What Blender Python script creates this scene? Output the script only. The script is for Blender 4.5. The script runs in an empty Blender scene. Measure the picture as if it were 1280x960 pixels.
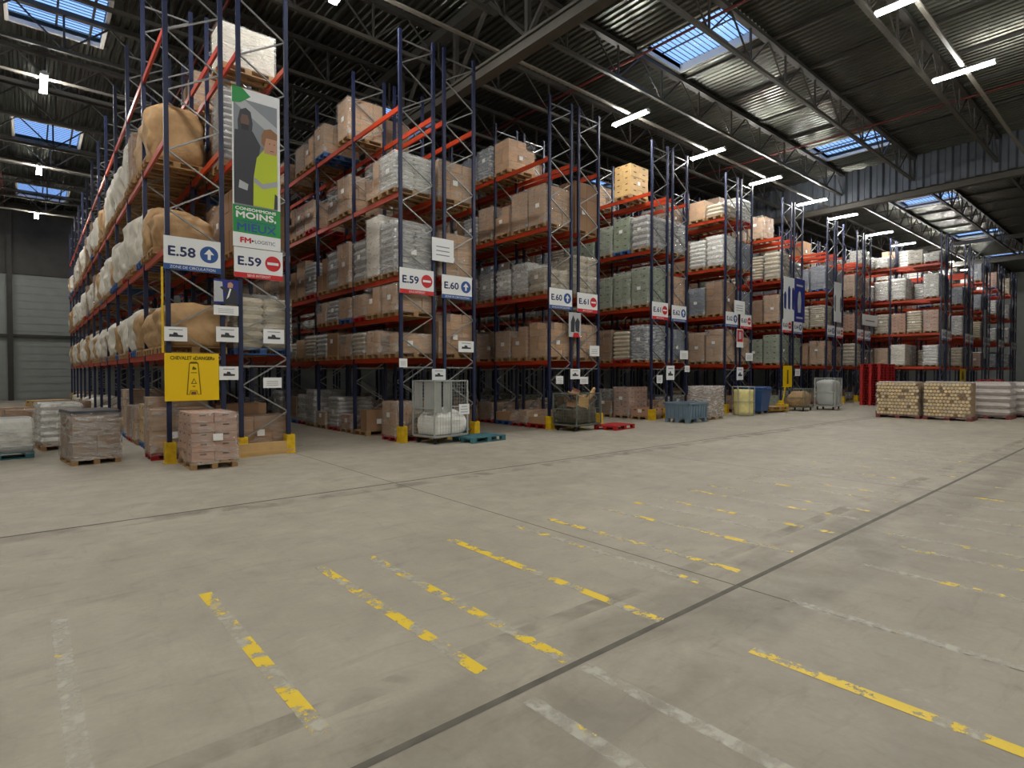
import bpy, math, random
from mathutils import Vector, Matrix
from mathutils.bvhtree import BVHTree
from mathutils import noise as mnoise
PI = math.pi
C = bpy.context.scene.collection
random.seed(7)

# ------------------------------------------------------------------ helpers
class MB:
    """collects faces, each with a material slot"""
    def __init__(s): s.v = []; s.f = []; s.m = []
    def box(s, x0, x1, y0, y1, z0, z1, m=0):
        b = len(s.v)
        s.v += [(x0,y0,z0),(x1,y0,z0),(x1,y1,z0),(x0,y1,z0),(x0,y0,z1),(x1,y0,z1),(x1,y1,z1),(x0,y1,z1)]
        s.f += [(b,b+3,b+2,b+1),(b+4,b+5,b+6,b+7),(b,b+1,b+5,b+4),(b+1,b+2,b+6,b+5),(b+2,b+3,b+7,b+6),(b+3,b,b+4,b+7)]
        s.m += [m]*6
        return s
    def bar(s, p, q, w, h=None, m=0, n=4):
        """prism between two points, n sided"""
        p = Vector(p); q = Vector(q); d = (q-p).normalized()
        up = Vector((0,0,1)) if abs(d.z) < .95 else Vector((0,1,0))
        a = d.cross(up).normalized(); c = a.cross(d).normalized()
        h = h or w
        b = len(s.v)
        for o in (p, q):
            for k in range(n):
                t = 2*PI*(k+.5)/n
                r = math.sqrt(2) if n == 4 else 1
                s.v.append(tuple(o + a*(math.cos(t)*w/2*r) + c*(math.sin(t)*h/2*r)))
        for k in range(n):
            j = (k+1) % n
            s.f.append((b+k, b+j, b+n+j, b+n+k)); s.m.append(m)
        s.f.append(tuple(b+k for k in reversed(range(n)))); s.m.append(m)
        s.f.append(tuple(b+n+k for k in range(n))); s.m.append(m)
        return s
    def path(s, pts, w, m=0, n=6):
        for i in range(len(pts)-1): s.bar(pts[i], pts[i+1], w, w, m, n)
        return s
    def poly(s, pts, m=0):
        b = len(s.v); s.v += [tuple(p) for p in pts]; s.f.append(tuple(range(b, b+len(pts)))); s.m.append(m)
        return s
    def ringed(s, rings, m=0, cap=True):
        b = len(s.v); n = len(rings[0])
        for r in rings: s.v += [tuple(p) for p in r]
        for i in range(len(rings)-1):
            for k in range(n):
                j = (k+1) % n
                s.f.append((b+i*n+k, b+i*n+j, b+(i+1)*n+j, b+(i+1)*n+k)); s.m.append(m)
        if cap:
            s.f.append(tuple(b+k for k in reversed(range(n)))); s.m.append(m)
            e = b+(len(rings)-1)*n
            s.f.append(tuple(e+k for k in range(n))); s.m.append(m)
        return s
    def slab(s, x0, x1, y0, y1, z0, z1, r=.03, m=0, bulge=0.):
        """rounded slab: soft vertical profile"""
        def ring(ins, z):
            c = .04+ins*.3
            a0, a1, b0, b1 = x0+ins, x1-ins, y0+ins, y1-ins
            return [(a0+c,b0,z),(a1-c,b0,z),(a1,b0+c,z),(a1,b1-c,z),(a1-c,b1,z),(a0+c,b1,z),(a0,b1-c,z),(a0,b0+c,z)]
        h = z1-z0
        return s.ringed([ring(r, z0), ring(r*.3, z0+h*.15), ring(-bulge, z0+h*.5), ring(r*.3, z1-h*.15), ring(r, z1)], m)
    def mesh(s, name, mats, smooth=False):
        me = bpy.data.meshes.new(name)
        me.from_pydata(s.v, [], s.f)
        for m in mats: me.materials.append(m)
        if len(mats) > 1: me.polygons.foreach_set('material_index', s.m)
        if smooth: me.polygons.foreach_set('use_smooth', [True]*len(me.polygons))
        me.update()
        return me

def link(name, data, parent=None, loc=(0,0,0), rotz=0.):
    o = bpy.data.objects.new(name, data); C.objects.link(o)
    o.location = loc; o.rotation_euler = (0,0,rotz)
    if parent is not None: o.parent = parent
    return o
def tag(o, label=None, cat=None, group=None, kind=None):
    if label: o['label'] = label
    if cat: o['category'] = cat
    if group: o['group'] = group
    if kind: o['kind'] = kind
    return o
def thing(name, label, cat, loc=(0,0,0), rotz=0., group=None):
    return tag(link(name, None, None, loc, rotz), label, cat, group)

# ------------------------------------------------------------------ materials
def lin(c): return tuple(((x/255.)/12.92 if x/255. <= .04045 else ((x/255.+.055)/1.055)**2.4) for x in c)
def nodes(name):
    m = bpy.data.materials.new(name); m.use_nodes = True
    nt = m.node_tree; nt.nodes.clear()
    out = nt.nodes.new('ShaderNodeOutputMaterial')
    return m, nt, out
def mat(name, rgb, rough=.6, metal=0., var=.15, scale=3., island=0., bump=0., bscale=20., spec=.5, coat=0., stretch=(1,1,1)):
    m, nt, out = nodes(name); N = nt.nodes; L = nt.links
    b = N.new('ShaderNodeBsdfPrincipled'); L.new(b.outputs[0], out.inputs[0])
    tc = N.new('ShaderNodeTexCoord'); mp = N.new('ShaderNodeMapping'); mp.inputs['Scale'].default_value = stretch
    L.new(tc.outputs['Object'], mp.inputs[0])
    nz = N.new('ShaderNodeTexNoise'); nz.inputs['Scale'].default_value = scale; nz.inputs['Detail'].default_value = 5
    L.new(mp.outputs[0], nz.inputs['Vector'])
    mr = N.new('ShaderNodeMapRange'); mr.inputs[1].default_value = .3; mr.inputs[2].default_value = .7
    mr.inputs[3].default_value = 1-var; mr.inputs[4].default_value = 1+var
    L.new(nz.outputs['Fac'], mr.inputs[0])
    last = mr.outputs[0]
    if island:
        g = N.new('ShaderNodeNewGeometry'); m2 = N.new('ShaderNodeMapRange')
        m2.inputs[3].default_value = 1-island; m2.inputs[4].default_value = 1+island
        L.new(g.outputs['Random Per Island'], m2.inputs[0])
        mu = N.new('ShaderNodeMath'); mu.operation = 'MULTIPLY'
        L.new(last, mu.inputs[0]); L.new(m2.outputs[0], mu.inputs[1]); last = mu.outputs[0]
    vm = N.new('ShaderNodeVectorMath'); vm.operation = 'SCALE'; vm.inputs[0].default_value = lin(rgb)
    L.new(last, vm.inputs['Scale']); L.new(vm.outputs[0], b.inputs['Base Color'])
    b.inputs['Roughness'].default_value = rough; b.inputs['Metallic'].default_value = metal
    b.inputs['Specular IOR Level'].default_value = spec
    if coat: b.inputs['Coat Weight'].default_value = coat; b.inputs['Coat Roughness'].default_value = .12
    if bump:
        n2 = N.new('ShaderNodeTexNoise'); n2.inputs['Scale'].default_value = bscale; n2.inputs['Detail'].default_value = 3
        L.new(mp.outputs[0], n2.inputs['Vector'])
        bp = N.new('ShaderNodeBump'); bp.inputs['Strength'].default_value = bump; bp.inputs['Distance'].default_value = .03
        L.new(n2.outputs['Fac'], bp.inputs['Height']); L.new(bp.outputs[0], b.inputs['Normal'])
        if coat: L.new(bp.outputs[0], b.inputs['Coat Normal'])
    return m
def flat(name, rgb, rough=.5):
    m, nt, out = nodes(name); b = nt.nodes.new('ShaderNodeBsdfPrincipled'); nt.links.new(b.outputs[0], out.inputs[0])
    b.inputs['Base Color'].default_value = (*lin(rgb), 1); b.inputs['Roughness'].default_value = rough
    return m
def emit(name, rgb, s):
    m, nt, out = nodes(name); e = nt.nodes.new('ShaderNodeEmission'); nt.links.new(e.outputs[0], out.inputs[0])
    e.inputs[0].default_value = (*rgb, 1); e.inputs[1].default_value = s
    return m
def film(name, rgb=(225,225,222), lo=.07, hi=.6, scale=3.4, rough=.13):
    m, nt, out = nodes(name); N = nt.nodes; L = nt.links
    b = N.new('ShaderNodeBsdfPrincipled'); b.inputs['Base Color'].default_value = (*lin(rgb), 1)
    b.inputs['Roughness'].default_value = rough; b.inputs['Specular IOR Level'].default_value = 1.
    t = N.new('ShaderNodeBsdfTransparent'); mx = N.new('ShaderNodeMixShader')
    tc = N.new('ShaderNodeTexCoord'); mp = N.new('ShaderNodeMapping'); mp.inputs['Scale'].default_value = (1.1,1.1,4.5)
    mp.inputs['Rotation'].default_value = (.25,.3,0)
    L.new(tc.outputs['Object'], mp.inputs[0])
    nz = N.new('ShaderNodeTexNoise'); nz.inputs['Scale'].default_value = scale; nz.inputs['Detail'].default_value = 4
    nz.inputs['Distortion'].default_value = .8
    L.new(mp.outputs[0], nz.inputs['Vector'])
    mr = N.new('ShaderNodeMapRange'); mr.inputs[1].default_value = .42; mr.inputs[2].default_value = .72
    mr.inputs[3].default_value = lo; mr.inputs[4].default_value = hi
    L.new(nz.outputs['Fac'], mr.inputs[0]); L.new(mr.outputs[0], mx.inputs[0])
    L.new(t.outputs[0], mx.inputs[1]); L.new(b.outputs[0], mx.inputs[2]); L.new(mx.outputs[0], out.inputs[0])
    bp = N.new('ShaderNodeBump'); bp.inputs['Strength'].default_value = 1.; bp.inputs['Distance'].default_value = .08
    L.new(nz.outputs['Fac'], bp.inputs['Height']); L.new(bp.outputs[0], b.inputs['Normal'])
    return m

M = {}
M['post'] = mat('blue_steel', (31,39,70), .45, .1, .15, 2.)
M['brace'] = mat('galvanised_steel', (150,152,150), .4, .6, .15, 4.)
M['beam'] = mat('orange_steel', (188,61,26), .42, .05, .14, 1.5)
M['guard'] = mat('yellow_guard_paint', (222,182,20), .5, 0, .2, 8.)
M['wood'] = mat('pallet_wood', (165,130,88), .8, 0, .2, 6., .2)
M['bluewood'] = mat('blue_pallet_paint', (50,92,150), .7, 0, .15, 6., .1)
M['tealwood'] = mat('teal_pallet_paint', (60,110,118), .7, 0, .15, 6., .1)
M['redplastic'] = mat('red_plastic', (165,22,20), .5, 0, .12, 5., .08)
M['carton'] = mat('tan_cardboard', (188,150,112), .75, 0, .06, 4., .1)
M['carton_dark'] = mat('brown_cardboard', (150,117,86), .75, 0, .06, 4., .12)
M['carton_pink'] = mat('pinkish_cardboard', (184,142,118), .75, 0, .06, 4., .08)
M['gap'] = mat('shadow_brown_cardboard', (70,50,34), .9, 0, .1)
M['green'] = mat('grey_green_crate', (140,154,128), .5, 0, .12, 5., .08, .3, 12., .5, .5)
M['bluegrey'] = mat('blue_grey_crate', (110,120,136), .45, 0, .15, 5., .12, .3, 12., .5, .5)
M['silver'] = mat('grey_film_bag', (178,178,175), .35, .1, .15, 4., .1, .6, 9., .6, .8)
M['whiteslab'] = mat('white_film_bag', (228,228,222), .3, 0, .1, 4., .06, .5, 9., .6, .8)
M['sack'] = mat('paper_sack', (192,180,156), .6, 0, .1, 5., .08, .4, 8., .5, .3)
M['bagwhite'] = mat('white_woven_bag', (222,216,202), .7, 0, .06, 3., 0, .8, 5.)
M['bagkraft'] = mat('kraft_bulk_bag', (182,146,102), .62, 0, .16, 5., 0, 1., 5.)
M['crate'] = mat('light_brown_crate', (200,165,110), .7, 0, .08, 4., .1)
M['paper'] = flat('white_paper', (240,240,236), .6)
M['film'] = film('clear_stretch_film', (225,225,222), .1, .5, 2.8, .12)
M['film_heavy'] = film('cloudy_stretch_film', (235,235,232), .22, .75, 4.)
M['film_soft'] = film('thin_stretch_film', (225,225,225), .03, .28, 2.5)

# ------------------------------------------------------------------ world and camera
w = bpy.data.worlds.new('evening_sky'); bpy.context.scene.world = w; w.use_nodes = True
bg = w.node_tree.nodes['Background']; bg.inputs[0].default_value = (.27,.43,.80,1); bg.inputs[1].default_value = 2.0
sc = bpy.context.scene
sc.view_settings.view_transform = 'Standard'; sc.view_settings.look = 'None'
sc.view_settings.gamma = 1; sc.view_settings.use_curve_mapping = False
sc.view_settings.exposure = 0.08
sc.cycles.use_denoising = True
sc.cycles.max_bounces = 7; sc.cycles.diffuse_bounces = 4; sc.cycles.glossy_bounces = 3; sc.cycles.transparent_max_bounces = 12
sc.cycles.sample_clamp_indirect = 4.
sc.cycles.caustics_reflective = False; sc.cycles.caustics_refractive = False
cd = bpy.data.cameras.new('camera'); cam = bpy.data.objects.new('camera', cd); C.objects.link(cam)
cd.sensor_width = 36; cd.lens = 711/1280*36; cd.clip_end = 300
YAW = math.radians(40.4); PIT = math.radians(1.1); HC = 1.8
cam.location = (0,0,HC); cam.rotation_euler = (PI/2-PIT, 0, -YAW)
sc.camera = cam

# ------------------------------------------------------------------ floor
XL, XR, YF, YB, ZD = -13., 84., -13., 50., 13.
def concrete():
    m, nt, out = nodes('warehouse_concrete'); N = nt.nodes; L = nt.links
    b = N.new('ShaderNodeBsdfPrincipled'); L.new(b.outputs[0], out.inputs[0])
    tc = N.new('ShaderNodeTexCoord')
    def nz(scale, detail=6, st=(1,1,1), dist=0., rot=0.):
        mp = N.new('ShaderNodeMapping'); mp.inputs['Scale'].default_value = st; mp.inputs['Rotation'].default_value = (0,0,rot)
        L.new(tc.outputs['Object'], mp.inputs[0])
        n = N.new('ShaderNodeTexNoise'); n.inputs['Scale'].default_value = scale; n.inputs['Detail'].default_value = detail
        n.inputs['Distortion'].default_value = dist; n.inputs['Roughness'].default_value = .6
        L.new(mp.outputs[0], n.inputs['Vector']); return n.outputs['Fac']
    def rng(x, a, b_, c, d):
        r = N.new('ShaderNodeMapRange'); L.new(x, r.inputs[0])
        for i, v in enumerate((a,b_,c,d)): r.inputs[i+1].default_value = v
        return r.outputs[0]
    def mul(x, y):
        r = N.new('ShaderNodeMath'); r.operation = 'MULTIPLY'; L.new(x, r.inputs[0]); L.new(y, r.inputs[1]); return r.outputs[0]
    big = rng(nz(.35, 5), .3, .7, .86, 1.1)
    mid = rng(nz(2.2, 8, (1,1,1), .6), .3, .7, .9, 1.09)
    fine = rng(nz(26, 4), .25, .75, .95, 1.05)
    streak = rng(nz(1.1, 7, (1,5,1), 1.2, .35), .56, .72, 1., .83)
    streak2 = rng(nz(1.3, 7, (6,1,1), 1.5, -.5), .56, .78, 1., .88)
    scuff = rng(nz(2.6, 8, (1,2.5,1), 1.2, .9), .6, .78, 1., .84)
    light = rng(nz(3.1, 8, (1,1.8,1), 1., -.3), .66, .76, 1., 1.16)
    f = mul(mul(mul(big, mid), fine), mul(mul(streak, streak2), mul(scuff, light)))
    # a darker, dirtier strip of slab along the loading side joint
    sp = N.new('ShaderNodeSeparateXYZ'); L.new(tc.outputs['Object'], sp.inputs[0])
    near = rng(sp.outputs['Y'], 2.0, 2.8, .87, 1.)
    f = mul(f, near)
    pp_ = N.new('ShaderNodeMath'); pp_.operation = 'SUBTRACT'; L.new(sp.outputs['Y'], pp_.inputs[0]); pp_.inputs[1].default_value = 2.25
    ab = N.new('ShaderNodeMath'); ab.operation = 'ABSOLUTE'; L.new(pp_.outputs[0], ab.inputs[0])
    near2 = rng(ab.outputs[0], 0., .55, 0., 1.); st_ = N.new('ShaderNodeMath'); st_.operation = 'MAXIMUM'
    L.new(near2, st_.inputs[0]); L.new(rng(nz(.9, 6, (1,1,1), .8), .4, .62, 1., .74), st_.inputs[1]); f = mul(f, st_.outputs[0])
    f = mul(f, rng(nz(1.6, 9, (1,1.6,1), 1.6, .6), .58, .8, 1., .8))
    vm = N.new('ShaderNodeVectorMath'); vm.operation = 'SCALE'; vm.inputs[0].default_value = lin((163,156,140))
    L.new(f, vm.inputs['Scale']); L.new(vm.outputs[0], b.inputs['Base Color'])
    L.new(rng(nz(3., 6), .3, .7, .5, .72), b.inputs['Roughness'])
    b.inputs['Specular IOR Level'].default_value = .35
    bp = N.new('ShaderNodeBump'); bp.inputs['Strength'].default_value = .15; bp.inputs['Distance'].default_value = .01
    L.new(nz(40, 4), bp.inputs['Height']); L.new(bp.outputs[0], b.inputs['Normal'])
    return m
M['floor'] = concrete()
floor = tag(link('floor', MB().box(XL, XR, YF, YB, -.2, 0).mesh('floor', [M['floor']])), kind='structure')

def worn_paint(name, rgb, amount, grey):
    """paint that has partly worn away: yellow where it survives, pale residue elsewhere"""
    m, nt, out = nodes(name); N = nt.nodes; L = nt.links
    b = N.new('ShaderNodeBsdfPrincipled'); b.inputs['Roughness'].default_value = .55
    tc = N.new('ShaderNodeTexCoord')
    n = N.new('ShaderNodeTexNoise'); n.inputs['Scale'].default_value = 3.4; n.inputs['Detail'].default_value = 10; n.inputs['Roughness'].default_value = .68
    L.new(tc.outputs['Object'], n.inputs['Vector'])
    r = N.new('ShaderNodeMapRange'); L.new(n.outputs['Fac'], r.inputs[0]); r.inputs[1].default_value = amount; r.inputs[2].default_value = amount+.05
    mx = N.new('ShaderNodeMix'); mx.data_type = 'RGBA'; L.new(r.outputs[0], mx.inputs['Factor'])
    mx.inputs[6].default_value = (*lin(grey),1); mx.inputs[7].default_value = (*lin(rgb),1)
    L.new(mx.outputs[2], b.inputs['Base Color'])
    t = N.new('ShaderNodeBsdfTransparent'); ms = N.new('ShaderNodeMixShader')
    n2 = N.new('ShaderNodeTexNoise'); n2.inputs['Scale'].default_value = 9; n2.inputs['Detail'].default_value = 8
    L.new(tc.outputs['Object'], n2.inputs['Vector'])
    r2 = N.new('ShaderNodeMapRange'); L.new(n2.outputs['Fac'], r2.inputs[0]); r2.inputs[1].default_value = .36; r2.inputs[2].default_value = .6
    r2.inputs[3].default_value = .12; r2.inputs[4].default_value = .62
    ma = N.new('ShaderNodeMath'); ma.operation = 'MAXIMUM'; L.new(r.outputs[0], ma.inputs[0]); L.new(r2.outputs[0], ma.inputs[1])
    L.new(ma.outputs[0], ms.inputs[0]); L.new(t.outputs[0], ms.inputs[1]); L.new(b.outputs[0], ms.inputs[2])
    L.new(ms.outputs[0], out.inputs[0])
    return m
Y_ = (226,194,48)
M['line_mid'] = worn_paint('worn_yellow_paint', Y_, .54, (206,202,184))
M['line_good'] = worn_paint('fresher_yellow_paint', Y_, .478, (206,202,184))
M['line_best'] = worn_paint('freshest_yellow_paint', Y_, .42, (206,202,184))
M['line_faint'] = worn_paint('nearly_gone_yellow_paint', Y_, .63, (208,205,190))
M['joint'] = mat('joint_sealant', (92,88,78), .8, 0, .25, 5.)
M['tyre'] = film('tyre_mark', (96,92,84), .0, .34, 2., .8)
def line(x0, y0, x1, y1, w, mt, nm='line_marking', z=.002):
    d = Vector((x1-x0, y1-y0, 0)); n = Vector((-d.y, d.x, 0)).normalized()*w/2
    k = max(2, int(d.length/.08)); mb = MB(); rr = random.Random(int(x0*97+y0*31)); L_, R_ = [], []
    for i in range(k+1):
        p = Vector((x0,y0,z))+d*(i/k); j = (rr.random()-.5)*w*.14
        L_.append(p+n*(1+j)); R_.append(p-n*(1-j))
    for i in range(k): mb.poly([R_[i], R_[i+1], L_[i+1], L_[i]])
    mb.v = [tuple(p) for p in mb.v]
    o = link(nm, mb.mesh(nm, [mt]), floor)
    return o
g, f_, m_ = 'line_good', 'line_faint', 'line_mid'
for x, ya, yb, k in [(.15,5.3,.9,f_),(1.08,5.14,2.75,g),(2.04,5.16,2.7,g),(2.08,2.3,.3,f_),(2.53,5.11,2.45,g),(2.58,2.35,.3,f_),(3.46,5.1,2.42,g),
        (4.36,5.09,2.65,m_),(4.88,5.02,2.55,g),(5.8,4.95,2.5,g),(6.42,4.9,3.0,m_),(6.87,4.9,2.5,m_),(7.75,4.9,2.5,m_),(8.3,4.9,2.6,m_),(9.2,4.9,2.5,m_),
        (9.75,4.9,2.6,m_),(10.7,4.9,2.5,f_),(11.3,4.9,2.5,m_),(12.2,4.9,2.5,m_),(12.8,4.9,2.5,f_),(13.7,4.9,2.5,m_),(14.4,4.9,2.6,m_),(15.4,4.8,2.6,f_),(16.,4.8,2.5,m_),(17.,4.8,2.5,f_),
        (3.56,1.78,-.3,'line_best'),(4.57,1.97,.4,f_),(5.96,1.92,.3,m_),(6.85,1.85,.3,m_),(7.35,2.1,.3,m_),(8.3,1.9,.3,f_),(8.85,1.9,.3,m_),(9.8,1.9,.3,f_),(10.4,1.9,.3,m_),(11.6,1.9,.3,m_),(12.8,1.9,.3,f_)]:
    line(x, ya, x+.02, yb, .095, M[k])
line(-6, 2.4, 40, 2.4, .05, M['joint'], 'expansion_joint', .0015)
line(-6, 8.35, 40, 8.2, .05, M['joint'], 'expansion_joint', .0015)
for x in (4.55, 10.5, 16.4, 22.3, 28.2): line(x, 13.5, x, -3, .018, M['joint'], 'expansion_joint', .0012)
for a in [(-4,3.0,40,2.5,.16),(2.2,8.05,36,7.95,.3),(-5,8.1,3,8.2,.3)]:
    line(*a, M['tyre'], 'tyre_mark', .001)

# ------------------------------------------------------------------ shell
M['panel'] = mat('grey_wall_panel', (150,154,150), .55, .1, .08, 1.5)
M['darksteel'] = mat('dark_roof_steel', (64,62,58), .5, .3, .15, 2.)
M['deck'] = mat('steel_roof_deck', (78,80,72), .28, .75, .12, 1., 0, 0)
M['pale_steel'] = mat('pale_steel_tube', (136,132,122), .45, .2, .12, 3.)
M['chord'] = mat('dull_grey_chord', (72,70,63), .5, .2, .12, 3.)
M['girder'] = mat('painted_girder', (78,75,68), .5, .15, .12, 3.)
M['curb'] = flat('skylight_curb', (200,198,190), .6)
def ribbed(x0, x1, z0, z1, y, step=.5):
    mb = MB(); mb.box(x0, x1, y, y+.2, z0, z1)
    z = z0+.1
    while z < z1-.05:
        mb.box(x0, x1, y-.03, y+.01, z, z+step*.62); z += step
    return mb
tag(link('wall_back', ribbed(XL, XR, 0, ZD+.4, YB).mesh('wall', [M['panel']])), kind='structure')
tag(link('wall_left', MB().box(XL-.2, XL, YF, YB, 0, ZD+.4).mesh('wall', [M['panel']])), kind='structure')
tag(link('wall_right', MB().box(XR, XR+.2, YF, YB, 0, ZD+.4).mesh('wall', [M['panel']])), kind='structure')
tag(link('wall_front', MB().box(XL, XR, YF-.2, YF, 0, ZD+.4).mesh('wall', [M['panel']])), kind='structure')
# steel columns and rail on the back wall, dark sheet over its upper part
mb = MB()
for x in (-7., -.85, 5.3, 11.5, 17.7): mb.box(x-.14, x+.14, YB-.35, YB-.02, 0, ZD-.2)
mb.box(XL, 60, YB-.3, YB-.02, 4.2, 4.36); mb.box(XL, 84, YB-.12, YB-.02, 8.35, ZD)
tag(link('trim_1', mb.mesh('wall_frame', [M['darksteel']])), kind='structure')

SKY = [(17.4,10.65),(31.,10.65),(44.6,10.65),(58.2,10.65),(71.,10.65),(.85,22.6),(12.8,23.4),(25.6,23.6),(.85,34.7),(.85,46.),(12.8,35.5),(4.6,10.65),(-9,22.6),(38.,23.6)]
SW, SH = 2.35, 3.1
def deck():
    mb = MB()
    ys = sorted({YF, YB} | {y-SH/2 for _, y in SKY} | {y+SH/2 for _, y in SKY})
    per = .25
    def prof(x0, x1):
        pts = []; x = x0
        while x < x1-.01:
            pts += [(x,0),(x+.1,0),(x+.135,.06),(x+.215,.06)]; x += per
        pts.append((x1,0)); return [(min(a,x1),z) for a, z in pts]
    for a, b in zip(ys, ys[1:]):
        c = (a+b)/2
        holes = sorted((x-SW/2, x+SW/2) for x, y in SKY if abs(y-c) < SH/2)
        spans = []; x = XL
        for h0, h1 in holes: spans.append((x, h0)); x = h1
        spans.append((x, XR))
        for s0, s1 in spans:
            p = prof(s0, s1); q = len(mb.v)
            for X, z in p: mb.v.append((X, a, ZD+z)); mb.v.append((X, b, ZD+z))
            for i in range(len(p)-1):
                mb.f.append((q+2*i, q+2*i+1, q+2*i+3, q+2*i+2)); mb.m.append(0)
            mb.box(s0, s1, a, b, ZD+.1, ZD+.25)
    return mb
tag(link('ceiling', deck().mesh('ceiling', [M['deck']])), kind='structure')
def glazing():
    m, nt, out = nodes('skylight_polycarbonate'); N = nt.nodes; L = nt.links
    t = N.new('ShaderNodeBsdfTransparent'); t.inputs[0].default_value = (.86,.93,1,1)
    gl = N.new('ShaderNodeBsdfGlossy'); gl.inputs['Roughness'].default_value = .3
    mx = N.new('ShaderNodeMixShader'); mx.inputs[0].default_value = .06
    L.new(t.outputs[0], mx.inputs[1]); L.new(gl.outputs[0], mx.inputs[2]); L.new(mx.outputs[0], out.inputs[0]); return m
M['glazing'] = glazing()
cb = MB(); a, b = SW/2, SH/2
cb.box(-a-.1,-a,-b-.1,b+.1,-.04,.27).box(a,a+.1,-b-.1,b+.1,-.04,.27).box(-a,a,-b-.1,-b,-.04,.27).box(-a,a,b,b+.1,-.04,.27)
curb_me = cb.mesh('curb', [M['curb']])
gz = MB().box(-a, a, -b, b, .255, .268).mesh('pane', [M['glazing']])
rb = MB()
for k in range(17): y = -b+.1+k*(SH-.2)/16; rb.box(-a, a, y-.011, y+.011, .222, .24)
rb.box(-.03, .03, -b, b, .19, .22)
rib_me = rb.mesh('glazing_bar', [M['darksteel']])
for i, (x, y) in enumerate(SKY):
    o = tag(link('window_%d' % (i+1), curb_me, None, (x,y,ZD)), kind='structure')
    link('pane', gz, o); link('glazing_bars', rib_me, o)

# hanging smoke curtain between the two halls
mb = MB(); y = YF
while y < YB-.01:
    mb.poly([(35.0,y,11.3),(34.88,y+.08,11.3),(34.88,y+.08,ZD),(35.0,y,ZD)]).poly([(34.88,y+.08,11.3),(34.88,y+.3,11.3),(34.88,y+.3,ZD),(34.88,y+.08,ZD)])
    mb.poly([(34.88,y+.3,11.3),(35.0,y+.38,11.3),(35.0,y+.38,ZD),(34.88,y+.3,ZD)]).poly([(35.0,y+.38,11.3),(35.0,y+.6,11.3),(35.0,y+.6,ZD),(35.0,y+.38,ZD)]); y += .6
tag(link('trim_2', mb.mesh('curtain', [mat('curtain_sheet', (84,90,98), .45, .3, .1, 2.)])), kind='structure')

# deck seams / secondary purlins along the deck
pm = MB().box(-.03,.03,YF,YB,-.1,0).mesh('purlin', [M['darksteel']])
ordn = ['first','second','third','fourth','fifth','sixth','seventh','eighth','ninth','tenth','eleventh','twelfth','thirteenth','fourteenth','fifteenth','sixteenth','seventeenth','eighteenth','nineteenth','twentieth','twenty-first','twenty-second','twenty-third','twenty-fourth','twenty-fifth','twenty-sixth','twenty-seventh','twenty-eighth','twenty-ninth','thirtieth','thirty-first','thirty-second','thirty-third','thirty-fourth','thirty-fifth','thirty-sixth','thirty-seventh']
for i in range(20):
    tag(link('roof_purlin', pm, None, (1.7+i*2.9, 0, ZD)), 'thin dark purlin under the roof deck, %s from the left' % ordn[i], 'roof beam', 'purlins under the roof deck')

# lattice trusses along X
def truss(L_):
    web = MB(); n = max(2, round(L_/2.45)); p = L_/n
    for i in range(n+1):
        web.bar((i*p,0,-1.2), (i*p,0,-.1), .06)
        if i < n:
            web.bar((i*p,0,-1.2), (i*p+p*.5,0,-.1), .045); web.bar((i*p+p,0,-1.2), (i*p+p*.5,0,-.1), .045)
    return (MB().box(0, L_, -.1, .1, -.14, 0).mesh('top_chord', [M['darksteel']]), MB().box(.3, L_-.3, -.06, .06, -1.27, -1.17).mesh('bottom_chord', [M['chord']]), web.mesh('web', [M['darksteel']]))
SP = [(-13.,10.3,'left bay'),(10.3,35.,'middle bay'),(35.,59.7,'far bay'),(59.7,84.,'farthest bay')]
tr = {s[0]: truss(s[1]-s[0]) for s in SP}
ys = [-1.0+3.35*k for k in range(16)]
for s in SP:
    for k, y in enumerate(ys):
        if (s[0] > 30 and y > 26) or y > 49.2 or (s[0] < 0 and y < 8): continue
        o = thing('roof_truss', '%s dark lattice truss from the front under the roof, %s' % (ordn[k].capitalize(), s[2]), 'roof truss', (s[0], y, ZD-.06), 0, 'roof trusses')
        for nm, me in zip(('top_chord','bottom_chord','web'), tr[s[0]]): link(nm, me, o)
# lattice girders along Y
for gi, (gx, zb, lab) in enumerate([(10.3, 10.4, 'heavy lattice girder crossing above the second aisle'), (35.3, 11.0, 'lattice girder beside the hanging ribbed curtain'), (59.7, 10.75, 'lattice girder above the far hall')]):
    o = thing('roof_girder', lab, 'girder', (gx, 0, 0), 0, 'main roof girders')
    link('bottom_chord', MB().box(-.17,.17,YF,YB,zb,zb+.1).box(-.17,.17,YF,YB,zb+.3,zb+.38).box(-.1,.1,YF,YB,zb+.1,zb+.3).mesh('chord', [M['girder']]), o)
    link('top_chord', MB().box(-.16,.16,YF,YB,ZD-.5,ZD-.2).mesh('chord', [M['darksteel']]), o)
    web = MB(); y = YF+1.
    while y < YB-4:
        web.bar((0,y,zb+.38),(0,y,ZD-.45),.13); web.bar((0,y,zb+.38),(0,y+1.67,ZD-.45),.1); web.bar((0,y+3.35,zb+.38),(0,y+1.67,ZD-.45),.1)
        y += 3.35
    link('web', web.mesh('web', [M['darksteel']]), o)
# sprinkler pipes
M['redpipe'] = mat('dark_red_pipe', (92,32,30), .5, .1, .1)
for i, x in enumerate((-6.5,-1.,4.6,16.1,28.4)):
    tag(link('sprinkler_pipe', MB().bar((0,YF,0),(0,YB,0),.09,.09,0,8).mesh('pipe', [M['redpipe']], True), None, (x,0,12.68)),
        'dark red sprinkler pipe under the roof deck, %s from the left' % ordn[i], 'pipe', 'red sprinkler pipes')

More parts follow.
